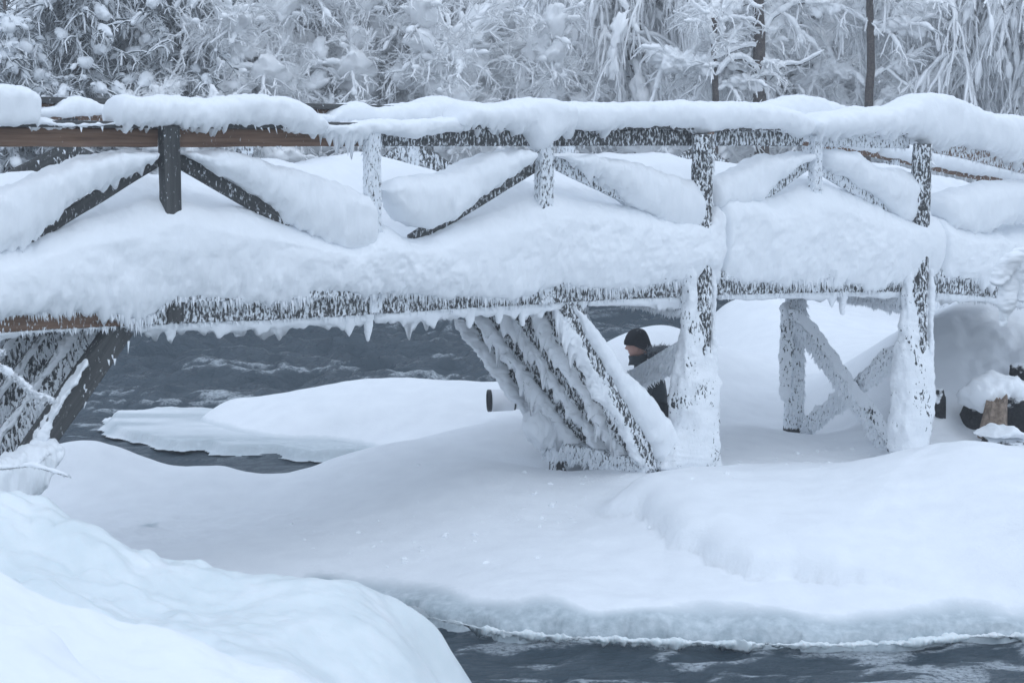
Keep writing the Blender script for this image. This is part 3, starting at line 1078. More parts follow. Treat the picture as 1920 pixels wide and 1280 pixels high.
# struts of the right trestle, near to far
ST_TOP = np.array([(1056, 566), (1014, 572), (966, 578), (918, 582), (880, 592)], float)
ST_BOT = np.array([(1236, 890), (1196, 864), (1160, 854), (1114, 852), (1080, 848)], float)
KS = [.02, .44, .88, 1.32, 1.70]
for i, k in enumerate(KS):
    a, b_ = pl(*ST_TOP[i], k), pl(*ST_BOT[i], .02 + i * .28)
    t = timber('strut', [a, b_], .14, .17, M_wood, bridge, rime=.36)
    rime_on(t, 1700, .045, .010, ('front',), out=.35)
    rime_on(t, 2500, .055, .012, ('bottom',), out=.4)
    # rime crest combed by the spray along the lower edge
    ta, tb = ST_TOP[i], ST_BOT[i]
    wl_ = [16, 19, 20, 21, 27][i]
    yy = np.linspace(ta[1] + 6, tb[1] - 8, 14)
    xc = np.interp(yy, [ta[1], tb[1]], [ta[0], tb[0]])
    off = -13 - wl_ * .5
    A_ = np.stack([xc + off + wl_ * .55, yy], -1)
    B_ = np.stack([xc + off - wl_ * .55 + 4 * np.sin(yy * .21 + i), yy], -1)
    V, Q, T = loft_data(A_, B_, 0, .05, plane=lambda x, y, ta=ta, tb=tb, k=k, i=i: pl(x, y, np.interp(y, [ta[1], tb[1]], [k - .02, i * .28])), axis='y', step=1.6, nphi=22, jag=.10, jfreq=19, noise=.03, sigA=2, sigB=2, seed=100 + i, nfreq=9, aniso=.5, rough=.014, e=.95)
    obj('frost', V, Q, T, M_frost, t.o, kind='stuff')
# struts of the left trestle
SL_TOP = np.array([(226, 612), (168, 614), (112, 618), (58, 622), (6, 626)], float)
SL_BOT = np.array([(-2, 938), (-52, 920), (-106, 905), (-150, 890), (-195, 876)], float)
for i, k in enumerate(KS):
    a, b_ = pl(*SL_TOP[i], k), pl(*SL_BOT[i], k)
    t = timber('strut', [a, b_], .14, .16, M_wood, bridge, rime=.12 if i == 0 else .35)
    rime_on(t, 110 if i == 0 else 2600, .07, .010, ('front', 'top'), out=.3)
    ta, tb = SL_TOP[i], SL_BOT[i]
    yy = np.linspace(ta[1] + (60 if i == 0 else 8), tb[1] - 4, 14)
    xc = np.interp(yy, [ta[1], tb[1]], [ta[0], tb[0]])
    if i == 0:
        gw = np.linspace(6, 60, 14)
        A_ = np.stack([xc - 22 + gw * .72, yy], -1)
        B_ = np.stack([xc - 26 - 0 * gw, yy], -1)
        V, Q, T = loft_data(A_, B_, k - .07, .06, axis='y', step=1.6, nphi=24, jag=.03, jfreq=24, noise=.02, sigA=2, sigB=2, seed=120 + i, nfreq=7)
    else:
        A_ = np.stack([xc - 14, yy], -1)
        B_ = np.stack([xc - 30 + 3 * np.sin(yy * .2 + i), yy], -1)
        V, Q, T = loft_data(A_, B_, k - .05, .035, axis='y', step=1.6, nphi=20, jag=.07, jfreq=26, noise=.016, sigA=2, sigB=2, seed=120 + i, nfreq=7)
    obj('frost', V, Q, T, M_frost, t.o, kind='stuff')
# sill under the struts
a, b_ = pl(1222, 878, -.02), pl(1028, 836, 1.16)
t = timber('sill_beam', [a, b_], .16, .15, M_wood, bridge, rime=.55, ref=U)
rime_on(t, 4200, .06, .013, ('front', 'back'))
q_ = pl(1047, 889, 1.04)
t = timber('footing', [q_ + Z * .22, q_ - Z * .15], .17, .15, M_log, bridge, rime=.2, round_=True, seglen=.04)
rime_on(t, 900, .07, .016, ('front',), densfn=lambda u: np.where(u < .45, 1, .15))
a, b_ = pl(10, 930, -.02), pl(-200, 880, 1.72)
timber('sill_beam', [a, b_], .16, .15, M_wood, bridge, rime=.5, ref=U)
# X braces of the bents: knee brace at the middle bent, X at the right bent
def bent_brace(a, ka, b_, kb, h, r, lump):
    t = timber('brace', [pl(*a, ka), pl(*b_, kb)], .07, h, M_wood, bridge, rime=r, ref=U)
    rime_on(t, 3800, .045, .012, ('front', 'back', 'bottom'))
    return t


bent_brace((1282, 658), -.02, (1120, 752), 1.55, .17, .85, 1)
tb1 = bent_brace((1488, 590), 1.5, (1686, 862), .05, .15, .62, 1)
tb2 = bent_brace((1686, 662), .08, (1506, 806), 1.5, .12, .6, 1)
# snow lying on those braces and packed round the poles (part of each brace: rime crust)
V, Q, T = loft_data([(1480, 572), (1512, 588), (1560, 652), (1600, 712), (1650, 776), (1698, 846)], [(1478, 584), (1504, 606), (1553, 670), (1594, 732), (1643, 798), (1694, 850)], .8, .05, axis='x', jag=.05, noise=.02, rough=.014, nfreq=8, e=.95, seed=140,
                    plane=lambda x, y: pl(x, y, np.interp(x, [1490, 1690], [1.42, -.03])))
obj('frost', V, Q, T, M_crust, tb1.o, kind='stuff')
V, Q, T = loft_data([(1508, 786), (1560, 742), (1610, 702), (1650, 665), (1684, 640)], [(1508, 800), (1560, 758), (1610, 730), (1650, 692), (1684, 664)], .8, .045, axis='x', noise=.018, rough=.014, nfreq=8, jag=.02, seed=141,
                    plane=lambda x, y: pl(x, y, np.interp(x, [1506, 1686], [1.48, .06])))
obj('frost', V, Q, T, M_crust, tb2.o, kind='stuff')
# crusts of rime on the poles
V, Q, T = loft_data([(1286, 468), (1287, 570), (1280, 650), (1266, 720), (1262, 790), (1246, 840), (1224, 888)], [(1294, 468), (1297, 570), (1330, 655), (1341, 720), (1343, 800), (1344, 860), (1350, 892)], -.11, lambda u: .035 + .11 * smooth01((u - .3) / .4), axis='y', noise=.03, seed=150, sigA=4, sigB=4, nfreq=7, aniso=.3, rough=.012, e=.7)
obj('frost', V, Q, T, M_crust, poles[0].o, kind='stuff')
V, Q, T = loft_data([(1330, 468), (1330, 600), (1326, 690)], [(1337, 468), (1340, 600), (1342, 690)], -.10, .04, axis='y', noise=.015, seed=151, nfreq=5)
obj('frost', V, Q, T, M_frost, poles[0].o, kind='stuff')
V, Q, T = loft_data([(1696, 465), (1697, 570), (1688, 640), (1680, 720), (1676, 800), (1676, 858)], [(1703, 465), (1706, 575), (1740, 650), (1744, 720), (1738, 800), (1728, 858)], -.11, lambda u: .035 + .07 * smooth01((u - .3) / .3), axis='y', noise=.026, seed=152, sigA=4, sigB=4, nfreq=7, aniso=.35, rough=.012, e=.7)
obj('frost', V, Q, T, M_crust, poles[1].o, kind='stuff')
V, Q, T = loft_data([(1738, 465), (1739, 640), (1732, 720)], [(1745, 465), (1748, 640), (1746, 720)], -.10, .04, axis='y', noise=.012, seed=153, nfreq=6)
obj('frost', V, Q, T, M_frost, poles[1].o, kind='stuff')
V, Q, T = loft_data([(1466, 565), (1466, 640), (1464, 700), (1464, 752)], [(1486, 565), (1482, 640), (1482, 700), (1476, 752)], 1.55, .06, axis='y', noise=.015, seed=154, nfreq=6)
obj('frost', V, Q, T, M_crust, poles[2].o, kind='stuff')
# hanging rime under the edge beam
hang = [(255, 330, 12, .05), (330, 700, 16, .075), (700, 880, 16, .085), (880, 1100, 16, .07), (1100, 1285, 13, .035), (1345, 1690, 11, .025), (1750, 2050, 11, .02), (-90, 250, 6, .03)]
edge_rime = MB()
for j, (x0, x1, dp, jg) in enumerate(hang):
    A_ = shift(sub(beam_bot, x0, x1), -5)
    B_ = shift(sub(beam_bot, x0, x1), dp)
    V, Q, T = loft_data(A_, B_, -.01, .038, step=1.0, nphi=24, jag=jg, jfreq=8.5, noise=.008, er=.03, seed=200 + j, e=.9, jpow=1.9)
    edge_rime.add(V, Q, T)
for x, dy, wd in [(316, 34, 9), (690, 52, 11), (655, 40, 16), (757, 30, 7), (880, 40, 14), (935, 34, 10), (980, 40, 8), (545, 18, 7), (405, 20, 8), (1560, 30, 10), (1580, 44, 6), (1090, 25, 8)]:
    y = float(np.interp(x, [p[0] for p in beam_bot], [p[1] for p in beam_bot]))
    V, Q, T = loft_data([(x - wd, y - 4), (x - wd * .8, y + dy * .4), (x - 2, y + dy)], [(x + wd, y - 4), (x + wd * .75, y + dy * .4), (x + 2, y + dy)], -.02, lambda u: .045 * (1 - u * .8), axis='y', step=1.0, nphi=16, noise=.007, er=.01, er2=.02, seed=230 + x, nfreq=8)
    edge_rime.add(V, Q, T)
edge_rime.obj('hanging_rime', M_frost, bridge, kind='stuff')

# =================================================================== SNOW LYING ON THE BRIDGE
deck_top = [(-90, 476), (0, 474), (40, 468), (75, 440), (150, 410), (230, 386), (290, 371), (316, 366), (345, 373), (400, 389), (470, 402), (525, 414), (600, 438), (645, 454), (668, 446), (682, 424), (700, 414), (722, 424), (748, 444),
            (775, 448), (805, 436), (840, 418), (900, 397), (960, 382), (1005, 367), (1020, 363), (1042, 368), (1100, 381), (1190, 386), (1240, 396), (1275, 407), (1295, 394), (1318, 388), (1345, 356), (1400, 352), (1430, 368), (1480, 356), (1520, 340), (1545, 345), (1600, 372), (1640, 386), (1690, 406), (1720, 398), (1746, 410), (1800, 428), (1880, 428), (1920, 422), (2060, 440)]
deck_low = [(-90, 592), (0, 588), (94, 578), (160, 580), (225, 596), (254, 602), (280, 596), (300, 580), (327, 558), (392, 561), (450, 566), (540, 564), (600, 552), (660, 551), (767, 548), (840, 552), (905, 556), (990, 556), (1022, 536), (1060, 528), (1085, 540), (1180, 538), (1297, 526), (1342, 521), (1455, 529), (1560, 526), (1635, 539), (1691, 526), (1747, 517), (1860, 529), (1920, 540), (2060, 566)]
far_top = [(-140, 345), (40, 345), (140, 338), (250, 332), (380, 312), (430, 306), (480, 309), (520, 322), (560, 312), (600, 297), (640, 292), (690, 320), (740, 346), (830, 338), (900, 305), (1000, 292), (1100, 297), (1140, 302), (1190, 305), (1230, 322), (1290, 346), (1350, 332), (1400, 312), (1500, 303), (1600, 310), (1700, 335), (1760, 362), (1990, 372)]


def deck_snow():
    xs = np.arange(-90, 2040, 1.7)
    yt = gsm(np.interp(xs, *np.array(deck_top).T), 5)
    yb = gsm(np.interp(xs, *np.array(deck_low).T), 3)
    pt, pb = pl(xs, yt, .05), pl(xs, yb, -.07)
    s = (pb - P0) @ U
    zt = np.interp(s, (pt - P0) @ U, pt[:, 2])
    zbm = pb[:, 2]
    xf = np.arange(-140, 1985, 8.0)
    pf = pl(xf, gsm(np.interp(xf, *np.array(far_top).T), 2), WID)
    zf = np.interp(s, (pf - P0) @ U, pf[:, 2])
    zd = deck_z(s) + STR_H + .05
    prof = []
    nf, nt_, nb = 52, 36, 6
    for a in np.linspace(0, 1, nf):
        bul = .035 + .10 * math.sin(math.pi * min(1, a * 1.02)) ** .5 * (1 - .35 * a)
        k = -.07 - bul * (1 if a < 1 else 1)
        prof.append((k + .17 * max(0, a - .72) ** 1.5 / .28 ** 1.5 * .7, zbm + (zt - zbm) * (a ** .93) * .995))
    k0 = prof[-1][0]
    for a in np.linspace(.03, 1, nt_):
        k = k0 + (WID + .1 - k0) * a
        zz = zt * (1 - smooth01((a - .02) / .9)) + zf * smooth01((a - .02) / .9)
        hump = .10 * math.sin(math.pi * a) + .06 * np.sin(s * 2.1 + 4 * a)
        prof.append((k, zz + hump * math.sin(math.pi * a)))
    for a in np.linspace(.1, 1, nb):
        prof.append((WID + .1 + .08 * math.sin(math.pi * a), zf * (1 - a) + zd * a))
    prof.append((WID - .1, zd - .01))
    prof.append((.05, zd - .02))
    V = np.stack([W(s, k, z) for k, z in prof], 1)
    m = V.shape[1]
    nrm = np.zeros_like(V)
    d1 = np.gradient(V, axis=1)
    nrm = unit(np.cross(np.broadcast_to(U, V.shape), d1))
    sg = 1 if (nrm[:, 10] @ N).mean() < 0 else -1
    nrm = nrm * sg
    low = np.clip(1.15 - np.arange(m) / 30.0, .15, 1)[None]
    vary = .35 + .75 * smooth01(.55 + 1.1 * fbm(V * 1.1, 2, 79))
    dn = (.045 * fbm(V * 2.2, 3, 70) + .030 * vary * (np.abs(fbm(V * 6, 2, 73)) - .2) + .012 * vary * (np.abs(fbm(V * 15, 2, 74)) - .2)
          + .005 * vary * fbm(V * 34, 2, 76) + .016 * low * fbm(V * np.array([24, 24, 6]), 2, 75))
    wgt = np.ones(m)
    wgt[-2:] = 0
    V = V + nrm * (dn * wgt)[..., None]
    # ragged comb of rime at the lower front edge
    j1 = np.clip(.55 * vnoise(np.stack([s * 20, 0 * s, 0 * s], -1), 76) + .45 * vnoise(np.stack([s * 47, 0 * s, 0 * s + 4], -1), 77) + .2, 0, 1) ** 1.3
    j2 = np.clip(.7 + .9 * vnoise(np.stack([s * 2.6, 0 * s, 0 * s + 9], -1), 78), .1, 2)
    wj = np.clip(1 - np.arange(m) / 9.0, 0, 1) ** 2
    V[..., 2] -= (.075 * j1 * j2)[:, None] * wj[None]
    # seams where the trestle poles stand proud
    for px, wd, dp in [(1338, .02, .10), (1747, .02, .08), (316, .03, .012)]:
        sp = sz(px, 470)[0]
        f = np.exp(-((s - sp) / wd) ** 2)[:, None] * (np.arange(m) < nf)[None] * dp
        V = V + N * f[..., None]
    Q = grid_quads(len(s), m, True)
    r = np.arange(m)
    Vf = np.concatenate([V.reshape(-1, 3), V[0].mean(0)[None], V[-1].mean(0)[None]])
    n0 = len(s) * m
    T = np.concatenate([np.stack([np.full(m, n0), r, np.roll(r, -1)], -1), np.stack([np.full(m, n0 + 1), n0 - m + np.roll(r, -1), n0 - m + r], -1)])
    obj('snow_drift', Vf, Q, T, M_snow, label='deep snow drift filling the bridge deck and bulging over its edge beam', cat='snow')


deck_snow()

# fringe of separate spikes at the lower edge of the drift
n = 2600
xs = rng.uniform(-60, 2000, n)
ys = np.interp(xs, *np.array(deck_low).T)
b0 = pl(xs, ys - 4, -.10) + rng.normal(size=(n, 3)) * .012
V, T = chips_mesh(b0, np.tile(-Z, (n, 1)) - N * .1 + rng.normal(size=(n, 3)) * .10, rng.uniform(.025, .085, n) * (.6 + .6 * np.clip(vnoise(np.stack([xs * .03, 0 * xs, 0 * xs], -1), 4) + .5, 0, 1.4)), rng.uniform(.006, .013, n))
obj('rime_fringe', V, None, T, M_frost, bridge, smooth=False, kind='stuff')

G_CAP = 'snow caps along the near handrail'
caps = [
    ('tall square cut snow block on the near handrail at the left edge', [(-90, 160), (0, 160), (45, 163), (62, 168), (69, 180)], [(-90, 236), (0, 235), (45, 234), (62, 232), (69, 222)], .15, dict(jag=.004, er=.0, er2=.03, e=.55)),
    ('thin layer of snow on the near handrail beside the tall square block', [(55, 214), (75, 221), (100, 229), (150, 230), (200, 227), (212, 222)], [(55, 236), (75, 236), (100, 238), (150, 238), (200, 237), (212, 237)], .09, dict(jag=.022, er=.02)),
    ('long rounded snow cap on the near handrail over the bare grey post', [(202, 205), (210, 186), (222, 178), (250, 184), (300, 178), (370, 186), (440, 178), (520, 180), (560, 192), (585, 214), (604, 232)], [(202, 236), (300, 237), (430, 236), (545, 238), (562, 247), (590, 244), (604, 242)], .17, dict(jag=.028, er=.05, er2=.06)),
    ('thin ragged crust of rime on the near handrail over the narrow rimed post', [(590, 236), (640, 231), (680, 227), (735, 227), (800, 221), (850, 217), (872, 214)], [(590, 248), (640, 250), (672, 257), (682, 248), (740, 252), (775, 260), (800, 252), (860, 247), (872, 240)], .11, dict(jag=.045, er=.03)),
    ('snow cap dripping down the post between the two longest caps on the near rail', [(846, 222), (860, 193), (930, 195), (985, 184), (1020, 183), (1050, 189), (1066, 200)], [(846, 236), (930, 240), (960, 247), (976, 242), (988, 262), (1003, 284), (1018, 270), (1042, 248), (1066, 238)], .18, dict(jag=.035, er=.06, er2=.05)),
    ('longest flat topped snow cap on the near handrail over the first round pole', [(1050, 198), (1062, 192), (1100, 194), (1200, 191), (1300, 189), (1430, 193), (1480, 205), (1500, 213), (1511, 228)], [(1050, 240), (1100, 247), (1140, 239), (1250, 239), (1290, 241), (1305, 256), (1340, 242), (1450, 243), (1495, 256), (1511, 250)], .18, dict(jag=.035, er=.04, er2=.06)),
    ('snow cap with a high hump on the near handrail over the right round pole', [(1504, 232), (1514, 219), (1532, 214), (1560, 210), (1600, 203), (1660, 200), (1690, 190), (1715, 177), (1740, 174), (1770, 178), (1800, 190), (1840, 209), (1880, 213), (1920, 219), (2050, 248)], [(1504, 242), (1525, 253), (1545, 253), (1600, 251), (1700, 249), (1716, 266), (1740, 272), (1755, 269), (1800, 271), (1860, 286), (1920, 299), (2050, 330)], .20, dict(jag=.035, er=.05, er2=0)),
]
for i, (lb, A_, B_, th, kw) in enumerate(caps):
    loft('snow_roll', A_, B_, .0, th, seed=300 + i * 7, sigA=4, sigB=2.5, noise=.012, nfreq=4, bil=.35, label=lb, cat='snow', group=G_CAP, **kw)
fcaps = [
    ('low lumpy snow cap on the far handrail between the square block and the long cap', [(30, 205), (70, 201), (100, 196), (113, 183), (140, 180), (165, 185), (185, 196), (200, 190), (230, 187), (320, 196), (420, 200), (520, 208), (612, 216)], [(30, 217), (100, 219), (140, 219), (200, 219), (320, 222), (420, 223), (520, 225), (612, 229)]),
    ('stepped snow cap on the far handrail showing over the thin ragged crust', [(590, 226), (608, 211), (630, 196), (662, 190), (681, 191), (686, 200), (722, 196), (760, 189), (777, 192), (800, 185), (832, 181), (880, 190), (960, 205)], [(590, 230), (681, 233), (760, 234), (832, 236), (880, 237), (960, 240)]),
    ('smooth humped snow cap on the far handrail behind the dip before the high hump', [(1395, 208), (1440, 190), (1465, 182), (1492, 178), (1530, 183), (1562, 193), (1590, 204), (1640, 225)], [(1395, 250), (1440, 254), (1492, 262), (1530, 268), (1590, 278), (1640, 288)]),
    ('snow lying on the sloping far handrail beyond the right round pole', [(1640, 262), (1700, 270), (1760, 285), (1850, 300), (1920, 316), (2000, 335)], [(1640, 287), (1700, 302), (1760, 312), (1800, 322), (1850, 330), (1920, 345), (2000, 360)]),
]
for i, (lb, A_, B_) in enumerate(fcaps):
    loft('snow_roll', A_, B_, WID, .17, seed=360 + i * 7, sigA=4, sigB=3, noise=.012, jag=.02, nfreq=4, label=lb, cat='snow', group='snow caps along the far handrail')

G_PIL = 'snow lying on the railing braces'
pills = [
    ('big sloping snow pillow on the brace at the far left of the railing', [(-90, 398), (0, 352), (20, 344), (130, 303), (200, 289), (250, 284), (292, 283)], [(-90, 520), (0, 476), (30, 468), (75, 432), (110, 396), (215, 330), (292, 291)], .17),
    ('snow pillow on the brace just right of the bare grey post', [(336, 285), (420, 287), (480, 300), (540, 316), (600, 334), (650, 352), (700, 376)], [(336, 290), (420, 332), (515, 388), (530, 410), (600, 448), (650, 470), (700, 470)], .16),
    ('fat snow pillow on the brace between the narrow rimed post and the dripping cap', [(712, 352), (728, 337), (800, 330), (855, 312), (913, 287), (965, 279), (995, 284)], [(712, 362), (735, 392), (753, 414), (775, 429), (804, 430), (877, 380), (943, 332), (995, 292)], .19),
    ('snow pillow on the brace left of the first round pole', [(1042, 290), (1125, 295), (1169, 302), (1220, 320), (1270, 334), (1310, 346)], [(1042, 297), (1110, 326), (1161, 362), (1180, 390), (1240, 415), (1267, 425), (1310, 425)], .17),
    ('wedge of snow on the brace just right of the first round pole', [(1322, 342), (1385, 311), (1430, 293), (1480, 286), (1518, 285)], [(1322, 392), (1418, 378), (1432, 352), (1470, 324), (1518, 290)], .15),
    ('snow pillow on the short brace left of the right round pole', [(1538, 281), (1604, 289), (1631, 314), (1690, 319), (1728, 328)], [(1538, 308), (1575, 328), (1620, 360), (1650, 382), (1690, 420), (1728, 425)], .16),
    ('thick rounded snow roll on the brace at the right edge of the railing', [(1748, 372), (1765, 362), (1800, 353), (1850, 345), (1920, 340), (2040, 345)], [(1748, 400), (1775, 426), (1800, 431), (1840, 430), (1870, 420), (1920, 408), (2040, 400)], .20),
]
for i, (lb, A_, B_, th) in enumerate(pills):
    loft('snow_pillow', A_, B_, .02, th, seed=400 + i * 7, sigA=5, sigB=3, noise=.018, jag=.026, jfreq=22, e=.72, er=.10, rough=.006, bil=.6, label=lb, cat='snow', group=G_PIL)

# snow slope packed on the near strut of the right trestle
loft('snow_slope', [(1072, 566), (1100, 600), (1150, 668), (1200, 730), (1250, 790), (1275, 830), (1300, 878)], [(1072, 574), (1100, 632), (1150, 716), (1200, 800), (1225, 850), (1240, 886), (1300, 892)], -.04, lambda u: .05 + .10 * u, noise=.024, rough=.009, e=.65, jag=.03, seed=470, sigA=3, sigB=3, er=.03,
     label='band of packed snow on the nearest slanting strut beside the seated person', cat='snow')
loft('snow_slope', [(-60, 862), (0, 868), (20, 856), (60, 838), (100, 826), (118, 832)], [(-60, 985), (0, 962), (40, 948), (58, 940), (90, 880), (118, 846)], -.1, .14, noise=.03, rough=.012, jag=.02, seed=471, sigA=3, sigB=3, nfreq=5, e=.55,
     label='lump of packed snow at the foot of the left trestle', cat='snow')

loft('snow_slope', [(984, 790), (1000, 772), (1030, 768), (1070, 786), (1110, 812)], [(984, 812), (1002, 836), (1030, 834), (1070, 838), (1110, 846)], 1.05, .12, noise=.03, rough=.012, bil=.7, e=.85, jag=.09, jfreq=12, seed=472, sigA=3, sigB=3, nfreq=5,
     label='clump of packed snow at the feet of the far slanting struts above the sill', cat='snow')

# crumbs of rime fallen from the timbers
r = np.random.default_rng(31)
nc = 620
cs = r.uniform(-1.5, 4.6, nc)
ck = r.normal(size=nc) * .55 + .1
cw = W(cs, ck, 0 * cs)
cw[:, 2] = ground_z(cw[:, 0], cw[:, 1]) - .006
ok = cw[:, 2] > .1
cw, nc = cw[ok], int(ok.sum())
V0, T0 = ICO1
sz_ = .006 + .022 * r.uniform(0, 1, nc) ** 4
V = cw[:, None] + V0[None] * sz_[:, None, None] * np.array([1, 1, .7]) * (1 + .35 * r.normal(size=(nc, len(V0), 1)) * .6)
T = (np.arange(nc) * len(V0))[:, None, None] + T0[None]
obj('snow_crumbs', V.reshape(-1, 3), None, T.reshape(-1, 3), M_frost, smooth=False, kind='stuff', label='crumbs of rime fallen on the snow under the bridge')

# =================================================================== PERSON with a long white lens
def skin_mesh(verts, edges, radii, sub=2):
    me = bpy.data.meshes.new('tmp')
    me.from_pydata([tuple(v) for v in verts], edges, [])
    ob = bpy.data.objects.new('tmp', me)
    C.objects.link(ob)
    md = ob.modifiers.new('skin', 'SKIN')
    md.use_smooth_shade = True
    for i, r in enumerate(radii):
        me.skin_vertices[0].data[i].radius = r if isinstance(r, tuple) else (r, r)
    me.skin_vertices[0].data[0].use_root = True
    s_ = ob.modifiers.new('sub', 'SUBSURF')
    s_.levels = sub
    dg = bpy.context.evaluated_depsgraph_get()
    ev = ob.evaluated_get(dg)
    m2 = ev.to_mesh()
    V = np.array([v.co[:] for v in m2.vertices])
    Q = [list(p.vertices) for p in m2.polygons if len(p.vertices) == 4]
    T = [list(p.vertices) for p in m2.polygons if len(p.vertices) == 3]
    ev.to_mesh_clear()
    bpy.data.objects.remove(ob)
    bpy.data.meshes.remove(me)
    return V, np.array(Q).reshape(-1, 4), np.array(T).reshape(-1, 3)


def simple_mat(name, col, rough=.7, bscale=60, bstr=.3, col2=None, spec=.3):
    m, nt, b = mat_new(name)
    p = pos(nt)
    n1 = noise_node(nt, p, bscale, 4, .6)
    c = ramp(nt, n1, [(.35, col), (.68, col2 or tuple(x * 1.3 for x in col))])
    nt.links.new(c, b.inputs['Base Color'])
    b.inputs['Roughness'].default_value = rough
    b.inputs['Specular IOR Level'].default_value = spec
    bump(nt, b, n1, bstr, .006)
    return m


M_jacket = simple_mat('dark_shell_jacket', (.010, .016, .022), .6, 40, .4, (.02, .03, .038))
M_trouser = simple_mat('dark_trousers', (.012, .015, .02), .8)
M_skin = simple_mat('skin', (.46, .25, .20), .5, 30, .1, (.52, .30, .24))
M_hat = bark_mat('knitted_hat_with_rime', (.008, .008, .010), (.018, .018, .022), 1.45, (.5, .53, .56), .5, 16)
M_fur = simple_mat('grey_fur', (.12, .13, .14), .9, 90, .4, (.30, .32, .34))
M_glove = simple_mat('black_glove', (.012, .012, .014), .7)

HY = 19.0
hc = ony(1195, 648, HY)                                  # head centre
fdir = unit(np.array([-1.0, .28, -.08]))                 # the face looks left and a little away
fup = unit(np.array([-.10, .0, 1.0]))
fup = unit(fup - (fup @ fdir) * fdir)
fsd = np.cross(fdir, fup)


def HP(f, s, u):
    f, s, u = np.broadcast_arrays(np.asarray(f, float), np.asarray(s, float), np.asarray(u, float))
    return hc + f[..., None] * fdir + s[..., None] * fsd + u[..., None] * fup


def head_mesh():
    nu, nv = 34, 44
    th = np.linspace(0, np.pi, nu)[:, None]
    ph = np.linspace(0, 2 * np.pi, nv, endpoint=False)[None]
    f = np.sin(th) * np.cos(ph)
    s_ = np.sin(th) * np.sin(ph)
    u_ = np.cos(th) + 0 * ph
    x = f * .098
    y = s_ * (.078 - .014 * np.clip(-u_, 0, 1) ** 1.5)
    z = u_ * .122
    x = x - .018 * np.clip(-u_, 0, 1) * np.clip(-f, 0, 1) * 2
    # nose, brow, lips, chin, eye sockets, cheeks
    def bmp(y0, z0, sy, sz_, a):
        return a * np.exp(-((y - y0) / sy) ** 2 - ((z - z0) / sz_) ** 2) * (f > 0)
    x = x + bmp(0, -.022, .010, .012, .026) + bmp(0, .0, .008, .020, .012) + bmp(0, .03, .04, .010, .006)
    x = x + bmp(0, -.058, .022, .006, .008) + bmp(0, -.070, .02, .006, .007) - bmp(0, -.064, .024, .0025, .004) + bmp(0, -.098, .022, .016, .020)
    x = x - bmp(.03, .008, .014, .011, .009) - bmp(-.03, .008, .014, .011, .009) + bmp(.04, -.03, .02, .02, .005) + bmp(-.04, -.03, .02, .02, .005)
    x = x + bmp(.03, .006, .009, .007, .006) + bmp(-.03, .006, .009, .007, .006)
    V = HP(x, y, z).reshape(-1, 3)
    return V, grid_quads(nu, nv, True)


gzp = float(ground_z(hc[0], hc[1]))
person = empty('person', (hc[0] + .02, hc[1], gzp), label='person in dark jacket and black knitted hat sitting in the snow under the bridge', cat='person')
neck = HP(-.03, 0, -.13)
chest = neck + np.array([.06, .02, -.20])
belly = chest + np.array([.05, .0, -.16])
pelvis = np.array([belly[0] + .02, belly[1], gzp + .10])
shL, shR = neck + np.array([.05, -.19, -.08]), neck + np.array([.05, .20, -.08])
lens_c = ony(915, 751, HY - .08)
ad = unit(np.array([1.0, .15, 0.0]))
cam_c = lens_c + ad * .66
elL, elR = shL + np.array([-.05, -.06, -.27]), shR + np.array([-.05, .05, -.27])
wrL, wrR = cam_c + np.array([-.10, -.07, -.07]), cam_c + np.array([.10, .06, -.02])
elR = shR + np.array([.02, .06, -.27])
hipL, hipR = pelvis + np.array([-.02, -.11, 0]), pelvis + np.array([-.02, .11, 0])
knL, knR = hipL + np.array([-.40, -.08, .14]), hipR + np.array([-.40, .10, .14])
anL, anR = knL + np.array([-.22, 0, -.20]), knR + np.array([-.22, 0, -.20])
toL, toR = anL + np.array([-.18, 0, -.01]), anR + np.array([-.18, 0, -.01])
sk = [pelvis, belly, chest, neck, HP(-.01, 0, -.05), shL, elL, wrL, shR, elR, wrR, hipL, knL, anL, toL, hipR, knR, anR, toR]
ed = [(0, 1), (1, 2), (2, 3), (3, 4), (2, 5), (5, 6), (6, 7), (2, 8), (8, 9), (9, 10), (0, 11), (11, 12), (12, 13), (13, 14), (0, 15), (15, 16), (16, 17), (17, 18)]
rad = [.12, .115, .13, .058, .06, .06, .042, .028, .06, .042, .028, .085, .06, .04, .035, .085, .06, .04, .035]
bV, bQ, bT = skin_mesh(sk, ed, rad, 1)
mb = MB()
mb.add(bV, bQ, bT)
hV, hQ = head_mesh()
mb.add(hV, hQ)
# ears
for sg in (-1, 1):
    a = np.linspace(0, 2 * np.pi, 12, endpoint=False)
    for i, (r, o_) in enumerate([(1, 0), ]):
        ring = HP(-.01 + .018 * np.cos(a), sg * .074 + 0 * a, -.01 + .032 * np.sin(a))
        ring2 = HP(-.014 + .022 * np.cos(a), sg * .090 + 0 * a, -.008 + .036 * np.sin(a))
        c_ = HP(-.012, sg * .084, -.01)
        Vv = np.concatenate([ring, ring2, c_[None]])
        r_ = np.arange(12)
        mb.add(Vv, np.stack([r_, np.roll(r_, -1), 12 + np.roll(r_, -1), 12 + r_], -1), np.stack([12 + r_, 12 + np.roll(r_, -1), np.full(12, 24)], -1))
mb.obj('body', M_skin, person)
